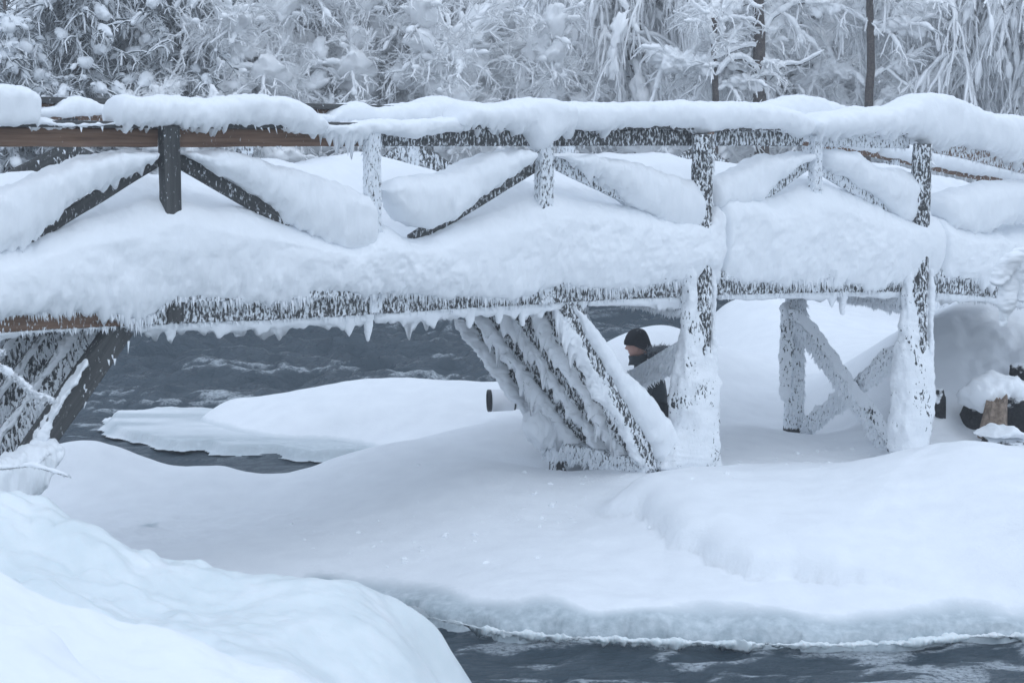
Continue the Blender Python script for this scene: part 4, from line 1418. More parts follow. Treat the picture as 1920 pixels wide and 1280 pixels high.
# gloved hands: palm and five bent fingers each, closed on the camera
hm = MB()
for wr, tgt, sg in [(wrL, np.array([-1, .25, .25]), -1), (wrR, np.array([-.9, -.3, .15]), 1)]:
    d = unit(tgt)
    sd_v = unit(np.cross(d, Z))
    up_v = np.cross(sd_v, d)
    pts, eds, rs = [wr - d * .02, wr + d * .05], [(0, 1)], [(.030, .024), (.040, .020)]
    for j, (o_, ln) in enumerate([(-.034, .062), (-.012, .075), (.011, .078), (.033, .070)]):
        b0_ = len(pts)
        p1 = wr + d * .075 + sd_v * o_
        p2 = p1 + d * ln * .45 + up_v * .018 * 1
        p3 = p2 + d * ln * .2 + up_v * .035
        p4 = p3 - d * .005 + up_v * .022
        pts += [p1, p2, p3, p4]
        eds += [(1, b0_), (b0_, b0_ + 1), (b0_ + 1, b0_ + 2), (b0_ + 2, b0_ + 3)]
        rs += [(.012, .012), (.011, .011), (.010, .010), (.009, .009)]
    b0_ = len(pts)
    p1 = wr + d * .02 + sd_v * sg * .045 + up_v * .01
    pts += [p1, p1 + d * .035 + up_v * .025, p1 + d * .055 + up_v * .045]
    eds += [(0, b0_), (b0_, b0_ + 1), (b0_ + 1, b0_ + 2)]
    rs += [(.014, .014), (.012, .012), (.010, .010)]
    v_, q_, t_ = skin_mesh(pts, eds, rs, 1)
    hm.add(v_, q_, t_)
hm.obj('glove', M_glove, person)
# jacket, trousers, boots
jk = [pelvis + np.array([0, 0, .04]), belly, chest, neck + np.array([.03, 0, -.03]), shL, elL, wrL, shR, elR, wrR]
V, Q, T = skin_mesh(jk, [(0, 1), (1, 2), (2, 3), (2, 4), (4, 5), (5, 6), (2, 7), (7, 8), (8, 9)], [.165, .16, .175, .095, .095, .07, .048, .095, .07, .048], 2)
V = V + unit(V - V.mean(0)) * (.014 * fbm(V * 9, 3, 90))[:, None]
obj('jacket', V, Q, T, M_jacket, person)
# stand-up collar
a = np.linspace(0, 2 * np.pi, 40, endpoint=False)
cmb = MB()
rows = []
for u_, r1, r2 in [(-.165, .120, .115), (-.12, .106, .100), (-.082, .112, .104), (-.078, .100, .092), (-.12, .092, .088)]:
    fl = .02 * np.cos(a)
    rows.append(HP(-.02 + r1 * np.cos(a), r2 * np.sin(a), u_ - .012 * np.cos(a) + .004 * np.sin(5 * a)))
Vc = np.stack(rows, 0)
obj('collar', Vc.reshape(-1, 3), grid_quads(5, 40, True), None, M_jacket, person)
V, Q, T = skin_mesh([pelvis, hipL, knL, anL, hipR, knR, anR], [(0, 1), (1, 2), (2, 3), (0, 4), (4, 5), (5, 6)], [.15, .115, .085, .062, .115, .085, .062], 2)
obj('trousers', V, Q, T, M_trouser, person)
for an, to in ((anL, toL), (anR, toR)):
    V, Q, T = skin_mesh([an + Z * .06, an, to], [(0, 1), (1, 2)], [.058, .06, .05], 2)
    obj('boot', V, Q, T, M_glove, person)
# knitted hat
nu, nv = 26, 48
th = np.linspace(0, np.pi * .53, nu)[:, None]
ph = np.linspace(0, 2 * np.pi, nv, endpoint=False)[None]
rib = 1 + .012 * np.cos(ph * 24) + 0 * th
f_, s_, u_ = np.sin(th) * np.cos(ph), np.sin(th) * np.sin(ph), np.cos(th) + 0 * ph
brim = 1 + .05 * smooth01((th - np.pi * .41) / .1)
x = f_ * .126 * rib * brim - .008
y = s_ * .108 * rib * brim
z = u_ * .134 + .034 - .07 * np.clip(-f_ + .15, 0, 1) * smooth01((th - .5) / 1.0)
Vh = HP(x, y, z)
Vin = HP(x[-1] * .93, y[-1] * .93, z[-1] + .01)[None]
Vh = np.concatenate([Vh, Vin], 0)
obj('hat', Vh.reshape(-1, 3), grid_quads(nu + 1, nv, True), None, M_hat, person)
# hood lying on the back with a fur rim
hb = HP(-.15, -.02, -.085)
V, Q, T = skin_mesh([hb + np.array([-.06, -.06, 0]), hb + np.array([.02, -.10, -.01]), hb + np.array([.09, -.02, .0]), hb + np.array([.05, .10, 0])], [(0, 1), (1, 2), (2, 3)], [.045, .055, .06, .05], 2)
hood = obj('hood', V, Q, T, M_jacket, person)
nf_ = 1500
pb = np.stack([np.interp(rng.uniform(0, 3, nf_), [0, 1, 2, 3], [p_[i] for p_ in [hb + np.array([-.05, -.05, .03]), hb + np.array([.05, -.08, .045]), hb + np.array([.15, -.02, .03]), hb + np.array([.10, .1, .03])]]) for i in range(3)], -1)
tt_ = rng.uniform(0, 3, nf_)
ctl = np.array([hb + np.array([-.04, -.06, .025]), hb + np.array([.05, -.09, .045]), hb + np.array([.14, -.03, .02]), hb + np.array([.10, .1, .02])])
pb = np.stack([np.interp(tt_, [0, 1, 2, 3], ctl[:, i]) for i in range(3)], -1) + rng.normal(size=(nf_, 3)) * .018
V, T = chips_mesh(pb, np.array([.5, -.1, .7]) + rng.normal(size=(nf_, 3)) * .6, rng.uniform(.03, .065, nf_), np.full(nf_, .004))
obj('fur_trim', V, None, T, M_fur, hood, smooth=False, kind='stuff')

# camera with the long white lens, pointing left
def turned(profile, axis0, axisd, nseg=48):
    axisd = unit(axisd)
    e1 = unit(np.cross(axisd, Z))
    e2 = np.cross(e1, axisd)
    a = np.linspace(0, 2 * np.pi, nseg, endpoint=False)
    V = np.stack([axis0 + axisd * x_ + r_ * (np.cos(a)[:, None] * e1 + np.sin(a)[:, None] * e2) for x_, r_ in profile], 0)
    return V.reshape(-1, 3), grid_quads(len(profile), nseg, True)


M_white = simple_mat('pale_lens_paint', (.70, .71, .73), .38, 200, .05, (.74, .75, .77), .5)
M_black = simple_mat('black_rubber', (.012, .013, .015), .5, 120, .2)
M_glass = simple_mat('coated_glass', (.01, .012, .02), .06, 10, 0, (.012, .014, .022), .8)
camr = empty('camera', cam_c - Z * .1, label='camera with big pale telephoto lens poking out left of the slanting struts', cat='camera')
V, Q = turned([(.012, .094), (.012, .103), (.055, .1035), (.055, .1035), (.235, .100), (.24, .097), (.242, .092), (.262, .091), (.264, .088), (.40, .080), (.44, .066), (.56, .058), (.58, .045)], lens_c, ad)
lens = obj('lens_barrel', V, Q, None, M_white, camr)
V, Q = turned([(.05, .086), (.004, .088), (-.004, .094), (-.004, .1035), (.002, .1055), (.026, .1055), (.029, .1037)], lens_c, ad)
obj('hood_rim', V, Q, None, M_black, lens)
V, Q = turned([(.05, .090), (.20, .082), (.20, .0005)], lens_c, ad)
obj('front_glass', V, Q, None, M_glass, lens)
V, Q = turned([(.243, .0932), (.244, .0945), (.258, .0945), (.259, .0932)], lens_c, ad)
obj('focus_ring', V, Q, None, M_black, lens)
V, Q = turned([(.0, .0), (.0, .012), (.12, .012), (.12, .0)], lens_c + np.array([.43, 0, -.08]), np.array([.6, 0, -.35]))
obj('lens_foot', V, Q, None, M_white, lens)
bb = MB()


def rbox(c_, hx, hy, hz, ch=.012):
    pts = []
    ang = [(-1, -1), (1, -1), (1, 1), (-1, 1)]
    rows_ = []
    for zz, ins_ in ((-hz, ch), (-hz + ch, 0), (hz - ch, 0), (hz, ch)):
        row = []
        for sx, sy in ang:
            X0, Y0 = sx * (hx - ins_), sy * (hy - ins_)
            if sx * sy > 0:
                row += [(X0, Y0 - sy * ch), (X0 - sx * ch, Y0)]
            else:
                row += [(X0 - sx * ch, Y0), (X0, Y0 - sy * ch)]
        rows_.append([(p_[0], p_[1], zz) for p_ in row])
    V_ = np.array(rows_)
    V_ = V_.reshape(-1, 3) + c_
    q_ = grid_quads(4, 8, True)
    n_ = len(V_)
    V_ = np.concatenate([V_, [c_ - Z * hz, c_ + Z * hz]])
    r_ = np.arange(8)
    t_ = np.concatenate([np.stack([np.full(8, n_), np.roll(r_, -1), r_], -1), np.stack([np.full(8, n_ + 1), 24 + r_, 24 + np.roll(r_, -1)], -1)])
    return V_, q_, t_


bb.add(*rbox(cam_c + np.array([-.02, 0, .0]), .04, .078, .062))
bb.add(*rbox(cam_c + np.array([-.02, 0, .07]), .036, .032, .022, .01))
bb.add(*rbox(cam_c + np.array([-.045, .06, .0]), .03, .022, .055, .01))
bb.obj('camera_body', M_black, camr)

# =================================================================== ROCKS and a broken log in the stone crib
M_rock = bark_mat('near_black_stone', (.010, .010, .011), (.035, .034, .036), .62, soft=.15, scale=8)  # dark stone; its near black also stands in for the cavity's shade
M_stump = simple_mat('torn_wood', (.12, .085, .06), .85, 22, .9, (.30, .235, .185))


def rock(name, x, y, Y, rx_, ry_, rz_, seed, mat, label, cat, grp=None, lump=.35, ang=True):
    c_ = ony(x, y, Y)
    V_, T_ = ICO4
    n_ = fbm(V_ * 1.3 + seed, 4, seed)
    v_ = V_ * (1 + lump * n_)[:, None]
    if ang:
        pn = unit(np.random.default_rng(seed).normal(size=(9, 3)))
        for p_ in pn:
            d_ = v_ @ p_ - .78
            v_ = v_ - np.maximum(d_, 0)[:, None] * p_ * .85
    v_ = v_ * np.array([rx_, ry_, rz_])
    return obj(name, c_ + v_, None, T_, mat, label=label, cat=cat, group=grp)


rock('boulder', 1754, 762, 18.3, .11, .2, .2, 3, M_rock, 'small dark boulder at the foot of the right round pole', 'rock', 'dark boulders of the crib')
rock('boulder', 1910, 772, 18.28, .27, .26, .25, 5, M_rock, 'largest dark boulder at the right edge beside the torn log end', 'rock', 'dark boulders of the crib')
rock('boulder', 1832, 790, 18.3, .17, .22, .27, 8, M_rock, 'black boulder standing in for the shaded cavity left of the torn log end', 'rock', 'dark boulders of the crib')
rock('boulder', 1890, 832, 17.6, .22, .22, .10, 9, M_rock, 'low flat dark boulder under a pointed snow cap at the right', 'rock', 'dark boulders of the crib')
rock('boulder', 1918, 706, 18.75, .13, .2, .14, 12, M_rock, 'dark boulder high on the right edge under the big drift', 'rock', 'dark boulders of the crib')
loft('snow_lump', [(1813, 742), (1820, 720), (1846, 708), (1880, 706), (1905, 715), (1935, 728)], [(1813, 752), (1826, 772), (1838, 760), (1850, 756), (1866, 742), (1884, 745), (1905, 736), (1935, 738)], 0, .2, plane=lambda x, y: ony(x, y, 17.98), noise=.04, jag=.02, nfreq=4.5, rough=.008, bil=.5, seed=480, e=.7, er=.05,
     label='rounded snow lump on the torn log end and boulders', cat='snow')
loft('snow_lump', [(1842, 816), (1860, 803), (1878, 792), (1890, 793), (1905, 808), (1922, 820)], [(1842, 821), (1865, 819), (1885, 816), (1905, 820), (1922, 824)], 0, .17, plane=lambda x, y: ony(x, y, 17.5), noise=.025, nfreq=5, rough=.006, bil=.4, seed=481, er=.04,
     label='small pointed snow lump on the low flat boulder', cat='snow')
# torn log end
nu, nv = 22, 26
a = np.linspace(0, 2 * np.pi, nv, endpoint=False)
c0, c1 = ony(1860, 820, 17.72), ony(1870, 750, 17.76)
rows_ = []
for t_ in np.linspace(0, 1, nu):
    cc = c0 * (1 - t_) + c1 * t_
    rr_ = .125 - .03 * t_
    jr = 1 + .16 * vnoise(np.stack([np.cos(a) * 3, np.sin(a) * 3, 0 * a + t_ * .8], -1), 95)
    hz_ = np.zeros(nv) + t_ * (.045 * np.cos(a - .2) + .05 * vnoise(np.stack([np.cos(a) * 5, np.sin(a) * 5, 0 * a], -1), 96))
    rows_.append(cc + np.stack([np.cos(a) * rr_ * jr, np.sin(a) * rr_ * jr * .8, hz_], -1))
Vt = np.concatenate([np.stack(rows_).reshape(-1, 3), c1[None] - Z * .03])
r_ = np.arange(nv)
obj('log', Vt, grid_quads(nu, nv, True), np.stack([np.full(nv, nu * nv), (nu - 1) * nv + r_, (nu - 1) * nv + np.roll(r_, -1)], -1), M_stump, smooth=False, label='torn brown log end sticking up among dark boulders', cat='log')


# =================================================================== TREES
def grow(par, nch, t0, t1, length, K, ang, ang_sd, droop, wig, r, up=0.0, tpow=1.0):
    Np, Kp = par.shape[:2]
    n_ = Np * nch
    idx = np.repeat(np.arange(Np), nch)
    t_ = t0 + (t1 - t0) * r.uniform(0, 1, n_) ** tpow
    x_ = t_ * (Kp - 1)
    i_ = np.clip(np.floor(x_).astype(int), 0, Kp - 2)
    f_ = (x_ - i_)[:, None]
    p_ = par[idx, i_] * (1 - f_) + par[idx, i_ + 1] * f_
    T_ = unit(par[idx, i_ + 1] - par[idx, i_])
    rv = unit(np.cross(T_, r.normal(size=(n_, 3))))
    al = np.radians(ang + ang_sd * r.normal(size=n_))[:, None]
    d_ = unit(np.cos(al) * T_ + np.sin(al) * rv + up * Z)
    L_ = (length(t_) if callable(length) else length) * r.uniform(.6, 1.3, n_)
    out = np.zeros((n_, K, 3))
    out[:, 0] = p_
    for k_ in range(1, K):
        d_ = unit(d_ - Z * droop / (K - 1) + r.normal(size=(n_, 3)) * wig)
        out[:, k_] = out[:, k_ - 1] + d_ * (L_ / (K - 1))[:, None]
    return out


def tubes(cv, r0, r1, sides=3):
    n_, K = cv.shape[:2]
    T_ = np.gradient(cv, axis=1)
    T_ = unit(T_)
    ref = np.where(np.abs(T_[..., 2:3]) > .9, np.array([1.0, 0, 0]), Z)
    e1 = unit(np.cross(T_, ref))
    e2 = np.cross(T_, e1)
    a_ = np.linspace(0, 2 * np.pi, sides, endpoint=False) + np.pi / 2
    rr_ = (np.linspace(0, 1, K)[None, :] * (np.asarray(r1) - np.asarray(r0)).reshape(-1, 1) + np.asarray(r0).reshape(-1, 1)) * np.ones((n_, 1))
    V_ = cv[:, :, None] + rr_[..., None, None] * (np.cos(a_)[None, None, :, None] * e1[:, :, None] + np.sin(a_)[None, None, :, None] * e2[:, :, None])
    base = (np.arange(n_) * K * sides)[:, None, None]
    k_ = np.arange(K - 1)[None, :, None] * sides
    s_ = np.arange(sides)[None, None]
    s2 = (np.arange(sides) + 1) % sides
    A_ = base + k_ + s_
    B_ = base + k_ + s2[None, None]
    Q_ = np.stack([A_, B_, B_ + sides, A_ + sides], -1).reshape(-1, 4)
    return V_.reshape(-1, 3), Q_


def trunk_curve(h, lean, r, K=14, wig=.03):
    z_ = np.linspace(-.3, h, K)
    w_ = np.cumsum(r.normal(size=(K, 2)) * wig * h / K * 3, axis=0)
    return np.concatenate([lean * (z_[:, None] / h) * np.array([[1.0, .3]]) + w_ - w_[:1], z_[:, None]], 1)[None]


def tree_parts(kind, seed):
    """returns list of (part name, V, Q, T, material, kind)"""
    r = np.random.default_rng(seed)
    if kind == 'shrub':                                  # many stemmed alder, fine rimed twigs
        st = np.concatenate([trunk_curve(r.uniform(2.9, 4.0), r.normal() * .5, r, 10, .10) + np.array([r.normal() * .35, r.normal() * .35, 0]) for _ in range(4)], 0)
        l1 = grow(st, 12, .12, .98, lambda t: 1.5 - .7 * t, 8, 52, 14, .35, .10, r, .15)
        l2 = grow(l1, 8, .15, 1, .62, 6, 48, 14, .35, .14, r, .1)
        l3 = grow(l2, 5, .15, 1, .28, 4, 45, 14, .3, .16, r)
        l4 = grow(l3[r.permutation(len(l3))[:2000]], 3, .2, 1, .15, 3, 42, 12, .2, .1, r)
        stems = [('stem', *tubes(st[i:i + 1], .05, .018, 7), None, M_limb, None) for i in range(len(st))]
        cr_ = MB()
        cr_.add(*tubes(l1 + Z * .02, .048, .028, 5)).add(*tubes(l2, .032, .019, 4)).add(*tubes(l3, .022, .012)).add(*tubes(l4, .015, .007))
        sn = MB().add(*pads(l1, 180, .30, .15, r, -.03, .25, ICO3, 1.9, 8)).add(*pads(l1, 500, .13, .058, r)).add(*pads(l2, 800, .09, .038, r))
        return stems + [('crown', *cr_.data(), M_twig, None), ('snow_load', *sn.data(), M_pack, 'stuff')]
    if kind == 'birch':                                  # single dark trunk, coarse limbs and rimed twigs
        st = trunk_curve(5.9, r.normal() * .1, r, 18, .012)
        l1 = grow(st, 34, .40, .98, lambda t: 2.1 - 1.2 * t, 9, 62, 14, .55, .13, r, .15)
        l1 = l1[(l1[:, -1, 1] - l1[:, 0, 1]) > .05]       # the side towards the river has been broken off
        l2 = grow(l1, 7, .25, 1, .8, 6, 50, 16, .55, .16, r)
        l3 = grow(l2, 6, .15, 1, .36, 4, 45, 15, .6, .16, r)
        l4 = grow(l3[r.permutation(len(l3))[:1200]], 2, .3, 1, .18, 3, 40, 12, .5, .1, r)
        tk = MB()
        tk.add(*tubes(st, .15 if seed == 10 else .11, .06, 12))
        limbs = [('limb', *tubes(l1[i:i + 1], .036, .015, 5), None, M_limb, None) for i in range(len(l1))]
        cr_ = MB()
        cr_.add(*tubes(l2, .038, .022, 4)).add(*tubes(l3, .027, .015)).add(*tubes(l4, .018, .009))
        sn = MB().add(*pads(l1, 36, .28, .12, r, .0, .5, ICO4, 1.9, 9)).add(*pads(l1, 240, .12, .045, r, .03)).add(*pads(l2, 700, .09, .036, r))
        return [('trunk', *tk.data(), M_bark, None)] + limbs + [('crown', *cr_.data(), M_twig, None), ('snow_load', *sn.data(), M_pack, 'stuff')]
    if kind == 'weeping':                                # hanging curtains of rimed twigs
        st = trunk_curve(6.0, r.normal() * .2, r, 16, .02)
        l1 = grow(st, 26, .30, .98, lambda t: 2.6 - 1.3 * t, 9, 58, 12, .5, .09, r, .3)
        l2 = grow(l1, 9, .25, 1, 1.3, 8, 55, 15, 2.4, .12, r)
        l3 = grow(l2, 8, .1, 1, .85, 6, 35, 14, 2.2, .10, r)
        l4 = grow(l3[r.permutation(len(l3))[:1800]], 2, .2, 1, .28, 3, 30, 10, 1.0, .1, r)
        tk = MB()
        tk.add(*tubes(st, .13, .04, 10))
        limbs = [('limb', *tubes(l1[i:i + 1], .034, .014, 5), None, M_limb, None) for i in range(len(l1))]
        cr_ = MB()
        cr_.add(*tubes(l2, .040, .028, 4)).add(*tubes(l3, .032, .020)).add(*tubes(l4, .020, .011))
        sn = MB().add(*pads(l2, 330, .24, .085, r, -.02, .15, ICO3, 2.0, 11)).add(*pads(l2, 600, .17, .042, r)).add(*pads(l3, 1200, .15, .033, r, .0))
        return [('trunk', *tk.data(), M_bark, None)] + limbs + [('crown', *cr_.data(), M_twig, None), ('snow_load', *sn.data(), M_pack, 'stuff')]
    # spruce: drooping boughs, rimed needles and snow pads
    H_ = 5.6
    st = trunk_curve(H_, 0, r, 12, .01)
    lv = np.arange(.35, H_ - .3, .20)
    cu = []
    for z_ in lv:
        nb_ = r.integers(6, 9)
        for j in range(nb_):
            az = r.uniform(0, 2 * np.pi)
            L_ = (1 - z_ / H_) ** .75 * 2.1 * r.uniform(.75, 1.15) + .15
            tt2 = np.linspace(0, 1, 8)
            rr2 = L_ * tt2
            zz2 = z_ + .05 * L_ * tt2 - .32 * L_ * tt2 ** 1.8 + .10 * L_ * np.clip(tt2 - .7, 0, 1)
            wob_ = r.normal() * .1 * tt2
            cu.append(np.stack([np.cos(az + wob_) * rr2, np.sin(az + wob_) * rr2, zz2], -1))
    l1 = np.array(cu)
    l2 = grow(l1, 12, .12, 1, .42, 5, 55, 12, .9, .08, r)
    l3 = grow(l2, 4, .1, 1, .22, 3, 45, 15, .5, .1, r)
    tk = MB()
    tk.add(*tubes(st, .14, .03, 9))
    cr_ = MB()
    cr_.add(*tubes(l1, .03, .012, 4)).add(*tubes(l2, .026, .012, 4)).add(*tubes(l3 if kind == 'spruce' else l3[::3], .017, .008))
    sn = MB()
    if kind == 'spruce':
        sn.add(*pads(l1, int(len(l1) * 1.7), .16, .075, r, .035, .35, ICO3, 1.3, 7)).add(*pads(l2, 900, .09, .035, r, .02, .2))
    else:
        sn.add(*pads(l1, int(len(l1) * 3.6), .15, .095, r, .03, .35, ICO2, 1.0, 6)).add(*pads(l2, 900, .09, .045, r, .02, .2))
    return [('trunk', *tk.data(), M_bark, None), ('crown', *cr_.data(), M_needle, None), ('snow_load', *sn.data(), M_soft, 'stuff')]


def pads(cv, n, ln, rd, r, lift=.02, t0=.1, base=None, lump=.7, lf=9):
    """snow and rime packed along branches: stretched lumps lying along them"""
    V0, T0 = ICO2 if base is None else base
    K = cv.shape[1]
    ci = r.integers(0, len(cv), n)
    x_ = r.uniform(t0, 1, n) * (K - 1)
    i_ = np.clip(x_.astype(int), 0, K - 2)
    f_ = (x_ - i_)[:, None]
    a_, b_ = cv[ci, i_], cv[ci, i_ + 1]
    p_ = a_ * (1 - f_) + b_ * f_ + Z * lift
    t_ = unit(b_ - a_)
    e1 = unit(np.cross(t_, np.where(np.abs(t_[:, 2:3]) > .9, np.array([1.0, 0, 0]), Z)))
    e2 = np.cross(e1, t_)
    L_ = ln * r.uniform(.6, 1.5, n)
    R_ = rd * r.uniform(.6, 1.5, n)
    V = p_[:, None] + (V0[None, :, :1] * L_[:, None, None]) * t_[:, None] + V0[None, :, 1:2] * R_[:, None, None] * e1[:, None] * 1.15 + V0[None, :, 2:3] * R_[:, None, None] * e2[:, None]
    V = V + unit(V - p_[:, None]) * (fbm(V * lf, 4, 21, .6) * rd * lump)[..., None]
    T = (np.arange(n) * len(V0))[:, None, None] + T0[None]
    return V.reshape(-1, 3), None, T.reshape(-1, 3)


PROTO = {}


def tree(name, kind, seed, px, Y, scale, label, cat='tree', group='rimed trees behind the bridge', rot=None, dz=0, sxy=1.0):
    key = (kind, seed)
    p_ = ony(px, 300, Y)
    base = np.array([p_[0], Y, far_z(p_[0], Y) + dz])
    root = empty(name, base, label=label, cat=cat, group=group)
    root.scale = (scale * sxy, scale * sxy, scale)
    root.rotation_euler[2] = rng.uniform(0, 6.28) if rot is None else rot
    if key not in PROTO:
        PROTO[key] = []
        for nm, V_, Q_, T_, m_, kd in tree_parts(kind, seed):
            PROTO[key].append((nm, mesh(nm, V_, Q_, T_, m_, True), kd))
    for nm, me, kd in PROTO[key]:
        o_ = bpy.data.objects.new(nm, me)
        C.objects.link(o_)
        o_.parent = root
        if kd:
            o_['kind'] = kd
    return root


tree('spruce_tree', 'laden', 1, 20, 33.0, .78, 'squat spruce plastered in white snow balls at the left edge', 'tree', dz=-.1)
tree('spruce_tree', 'spruce', 2, -45, 34.5, 1.0, 'dark spruce half hidden behind the snow balled one at the left edge', rot=1.3)
tree('spruce_tree', 'spruce', 2, 150, 33.8, .95, 'dark spruce with white snow pads just right of the snow balled one')
tree('spruce_tree', 'spruce', 2, 345, 34.4, 1.0, 'dark spruce with drooping boughs behind the long rounded snow cap')
tree('spruce_tree', 'spruce', 2, 480, 37.5, 1.15, 'shadowy spruce set back among the pale alders left of centre')
tree('alder_shrub', 'shrub', 4, 262, 33.0, .62, 'bristly rimed shrub in front of the two dark spruces')
tree('alder_shrub', 'shrub', 5, 500, 34.5, .95, 'rimed alder with spreading twigs right of the dark spruces')
tree('alder_shrub', 'shrub', 4, 610, 35.0, 1.1, 'rimed alder over the dip between the long cap and the stepped cap')
tree('alder_shrub', 'shrub', 4, 740, 35.8, 1.15, 'rimed alder over the stepped snow cap')
tree('alder_shrub', 'shrub', 5, 870, 34.8, 1.12, 'dense rimed alder just left of the dripping post')
tree('alder_shrub', 'shrub', 5, 980, 35.5, 1.05, 'rimed alder behind the dripping post at the edge of the pale gap')
tree('birch_tree', 'weeping', 7, 1110, 40.0, .9, 'faint weeping birch far back in the pale gap')
tree('birch_tree', 'weeping', 7, 1200, 36.5, .95, 'weeping birch with fine twigs left of the thin dark trunk')
tree('birch_tree', 'birch', 9, 1336, 32.0, .72, 'birch with a thin dark trunk left of the thick grey trunk', rot=0.0)
bt = tree('birch_tree', 'birch', 10, 1432, 32.2, 1.0, 'birch with the thick grey brown trunk and arching limbs', rot=0.0)
for pts_, r0_ in [([(1440, 190, 32.2), (1425, 140, 32.1), (1398, 108, 32.0), (1366, 112, 31.9), (1345, 142, 31.8)], .045), ([(1436, 110, 32.2), (1415, 84, 32.1), (1385, 90, 32.0), (1340, 112, 31.9)], .035), ([(1440, 150, 32.2), (1470, 120, 32.1), (1500, 122, 32.0), (1540, 100, 31.9)], .03)]:
    pw = np.array([ony(*p_) for p_ in pts_])
    tq = np.linspace(0, len(pw) - 1, 16)
    pw = np.stack([gsm(np.interp(tq, np.arange(len(pw)), pw[:, i]), 1.0) for i in range(3)], -1)[None]
    V, Q = tubes(pw, r0_, r0_ * .5, 7)
    obj('limb', V, Q, None, M_limb, bt)
    V, Q = tubes(pw + Z * r0_ * .9, r0_ * .8, r0_ * .5, 7)
    lm_ = MB().add(V, Q).add(*pads(pw, 30, .10, r0_ * .8, np.random.default_rng(3), r0_ * .9, .0))
    lm_.obj('snow_load', M_pack, bt, kind='stuff')
tree('birch_tree', 'birch', 9, 1622, 32.1, .84, 'birch with a straight bare brown trunk right of the thick grey one', rot=0.0)
tree('alder_shrub', 'shrub', 4, 1535, 35.6, .95, 'coarse rimed shrub between the thick grey trunk and the straight brown trunk', rot=2.0)
tree('birch_tree', 'weeping', 7, 1840, 33.4, .9, 'weeping birch with white hanging curtains over the high snow hump')
tree('birch_tree', 'weeping', 7, 1980, 32.6, .9, 'weeping birch with white hanging curtains at the right edge')
tree('birch_tree', 'weeping', 7, 1690, 38.0, 1.0, 'weeping birch set back behind the straight brown trunk')
tree('alder_shrub', 'shrub', 5, 1385, 36.0, 1.05, 'rimed shrub filling the gap between the thin dark trunk and the thick grey trunk', rot=1.0)
for i, (px, Y, sc, lb) in enumerate([(1400, 29.5, .14, 'tiny rimed bush seen under the beam right of the first round pole'), (1625, 28.9, .17, 'small rimed bush seen under the beam left of the right round pole'), (1765, 25.5, .20, 'small rimed bush seen under the beam right of the right round pole'), (1815, 26.0, .18, 'small rimed bush over the top of the big drift at the right')]):
    tree('rimed_bush', 'shrub', 5, px, Y, sc, lb, 'bush', 'small bushes on the right bank', dz=.0 if Y > 28 else .9)

# the wood beyond: one mass of rimed trees
r = np.random.default_rng(77)
wood = MB()
for i in range(5):
    x_, y_ = r.uniform(-26, 26), r.uniform(45, 66)
    stt = trunk_curve(r.uniform(5, 7), r.normal() * .4, r, 10, .05) + np.array([x_, y_, far_z(x_, y_)])
    a1 = grow(stt, 26, .08, .98, lambda t: 2.6 - 1.4 * t, 6, 58, 14, .6, .1, r, .1)
    a2 = grow(a1, 9, .15, 1, .9, 5, 50, 15, .9, .14, r)
    a3 = grow(a2, 4, .15, 1, .5, 3, 45, 15, .7, .14, r)
    wood.add(*tubes(stt, .12, .04, 6)).add(*tubes(a1, .08, .045)).add(*tubes(a2, .065, .035)).add(*tubes(a3, .05, .026))
wood.obj('far_wood', M_twig, kind='stuff', label='pale mass of rimed trees closing the view behind the nearer birches and alders', cat='wood')

# =================================================================== NEAR RIMED BRANCHES at the sides
def near_branch(name, path, rad_, label, seed, twigs=10, plate=1.0):
    r = np.random.default_rng(seed)
    P_ = np.array([ony(x, y, Y) for x, y, Y in path])
    K = 40
    t_ = np.linspace(0, len(P_) - 1, K)
    cv = np.stack([np.interp(t_, np.arange(len(P_)), P_[:, i]) for i in range(3)], -1)[None]
    g_ = cv.copy()
    l2 = grow(cv, twigs, .1, .98, .16 * plate, 6, 40, 14, .3, .12, r)
    wd = MB()
    wd.add(*tubes(cv, .010, .005, 7)).add(*tubes(l2, .005, .003, 5))
    root = empty(name, P_[0], label=label, cat='branch')
    wd.obj('twig', M_limb, root)
    fm = MB()
    V_, Q_ = tubes(cv, rad_, rad_ * .7, 14)
    V_ = V_ + unit(V_ - np.repeat(cv[0], 14, axis=0)) * (rad_ * 1.5 * fbm(V_ * 30, 4, seed))[:, None] + Z * rad_ * .5
    fm.add(V_, Q_)
    V_, Q_ = tubes(l2, rad_ * .62, rad_ * .35, 10)
    V_ = V_ + unit(V_ - np.repeat(l2.reshape(-1, 3), 10, axis=0)) * (rad_ * .9 * fbm(V_ * 34, 4, seed + 1))[:, None] + Z * rad_ * .3
    fm.add(V_, Q_)
    src = np.concatenate([cv.reshape(-1, 3), l2.reshape(-1, 3)])
    ns_ = len(src) * 14
    bs_ = src[r.integers(0, len(src), ns_)] + r.normal(size=(ns_, 3)) * rad_ * .5
    vv, tt3 = chips_mesh(bs_, r.normal(size=(ns_, 3)) * .8 + np.array([.3, 0, -.5]), r.uniform(.5, 1.2, ns_) * rad_, np.full(ns_, rad_ * .38))
    fm.add(vv, None, tt3)
    fm.obj('frost', M_frost, root, kind='stuff')
    return root


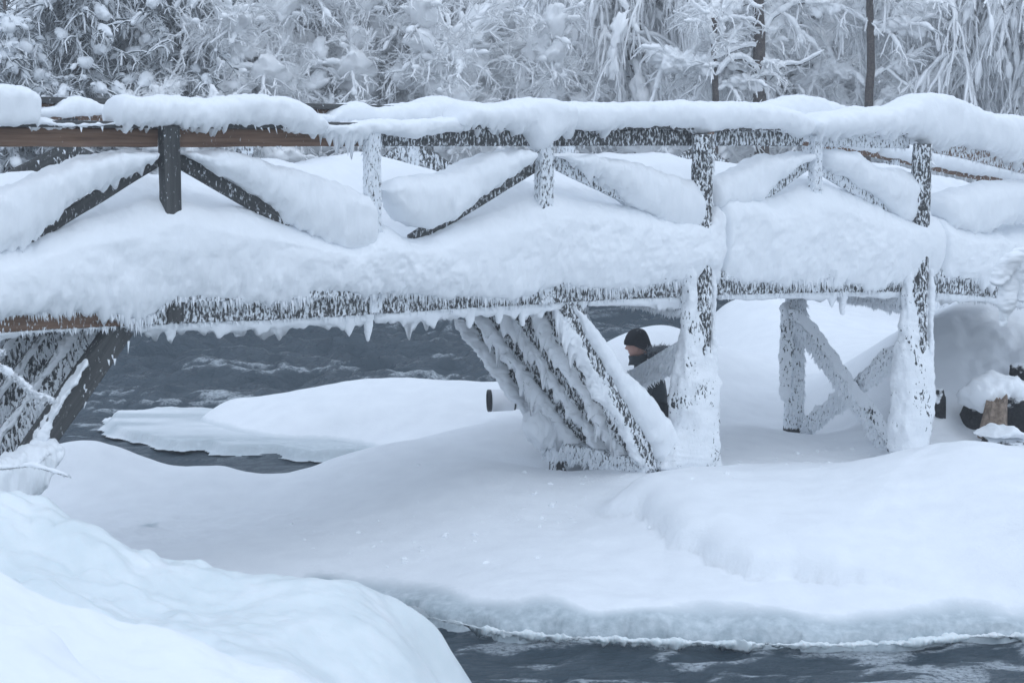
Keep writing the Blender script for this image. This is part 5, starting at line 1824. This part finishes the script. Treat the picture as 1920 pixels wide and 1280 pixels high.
near_branch('rimed_branch', [(-420, 560, 9.0), (-200, 600, 9.0), (-60, 655, 9.0), (0, 690, 9.0), (35, 712, 9.0), (78, 750, 9.0)], .016, 'rimed branch reaching in at the left edge before the slanting struts', 1, 7, .6)
near_branch('rimed_branch', [(-420, 840, 9.0), (-200, 856, 9.0), (-60, 870, 9.0), (0, 878, 9.0), (60, 872, 9.0), (128, 892, 9.0)], .009, 'lower thin rimed twig at the left edge over the packed snow lump', 2, 3, .5)
spray = empty('rimed_branch', ony(1960, 450, 9.0), label='white rimed spray hanging at the right edge before the edge beam', cat='branch')
tw = MB()
for q_ in ([(2700, 250), (2300, 380), (1985, 440), (1930, 466), (1905, 500), (1886, 590)], [(1930, 466), (1880, 505), (1868, 528)], [(1930, 466), (1922, 520), (1914, 558)]):
    tw.add(*tubes(np.array([ony(x, y, 9.0) for x, y in q_])[None], .006, .003, 6))
tw.obj('twig', M_limb, spray)
fm = MB()
for j, (A_, B_) in enumerate([([(1912, 462), (1890, 490), (1877, 540), (1873, 575), (1877, 612)], [(1945, 462), (1918, 500), (1905, 545), (1893, 585), (1880, 612)]),
                              ([(1908, 460), (1880, 482), (1866, 508), (1861, 530), (1866, 537)], [(1930, 470), (1902, 505), (1888, 522), (1876, 533), (1869, 538)]),
                              ([(1916, 462), (1908, 510), (1909, 545), (1912, 566)], [(1960, 462), (1932, 510), (1924, 545), (1914, 566)]),
                              ([(1940, 440), (1938, 520), (1940, 556)], [(1990, 440), (1962, 520), (1944, 556)])]):
    V, Q, T = loft_data(A_, B_, 0, .03, axis='y', step=1.0, nphi=26, plane=lambda x, y, j=j: ony(x, y, 9.0 - .012 * j), noise=.010, nfreq=12, rough=.006, bil=.25, e=.9, er=.02, er2=.02, jag=.012, jfreq=40, sigA=3, sigB=3, seed=520 + j)
    fm.add(V, Q, T)
fm.add(*tubes(np.array([ony(x, y, 9.0) for x, y in [(2700, 246), (2480, 312), (2300, 372), (2120, 412), (1985, 438), (1935, 464)]])[None] + Z * .012, .03, .024, 10))
fm.obj('frost', M_frost, spray, kind='stuff')

# =================================================================== AIR
m, nt, b = mat_new('winter_haze')
nt.nodes.remove(b)
pv = nd(nt, 'ShaderNodeVolumePrincipled')
pv.inputs['Color'].default_value = (.93, .95, .98, 1)
pv.inputs['Density'].default_value = .003
pv.inputs['Anisotropy'].default_value = .2
nt.links.new(pv.outputs[0], nt.nodes['Material Output'].inputs['Volume'])
c8 = np.array([[x, y, z] for x in (-70, 70) for y in (-6, 140) for z in (-2, 32)], float)
obj('haze', c8, [[0, 1, 3, 2], [4, 6, 7, 5], [0, 4, 5, 1], [2, 3, 7, 6], [0, 2, 6, 4], [1, 5, 7, 3]], None, m, smooth=False, kind='stuff')
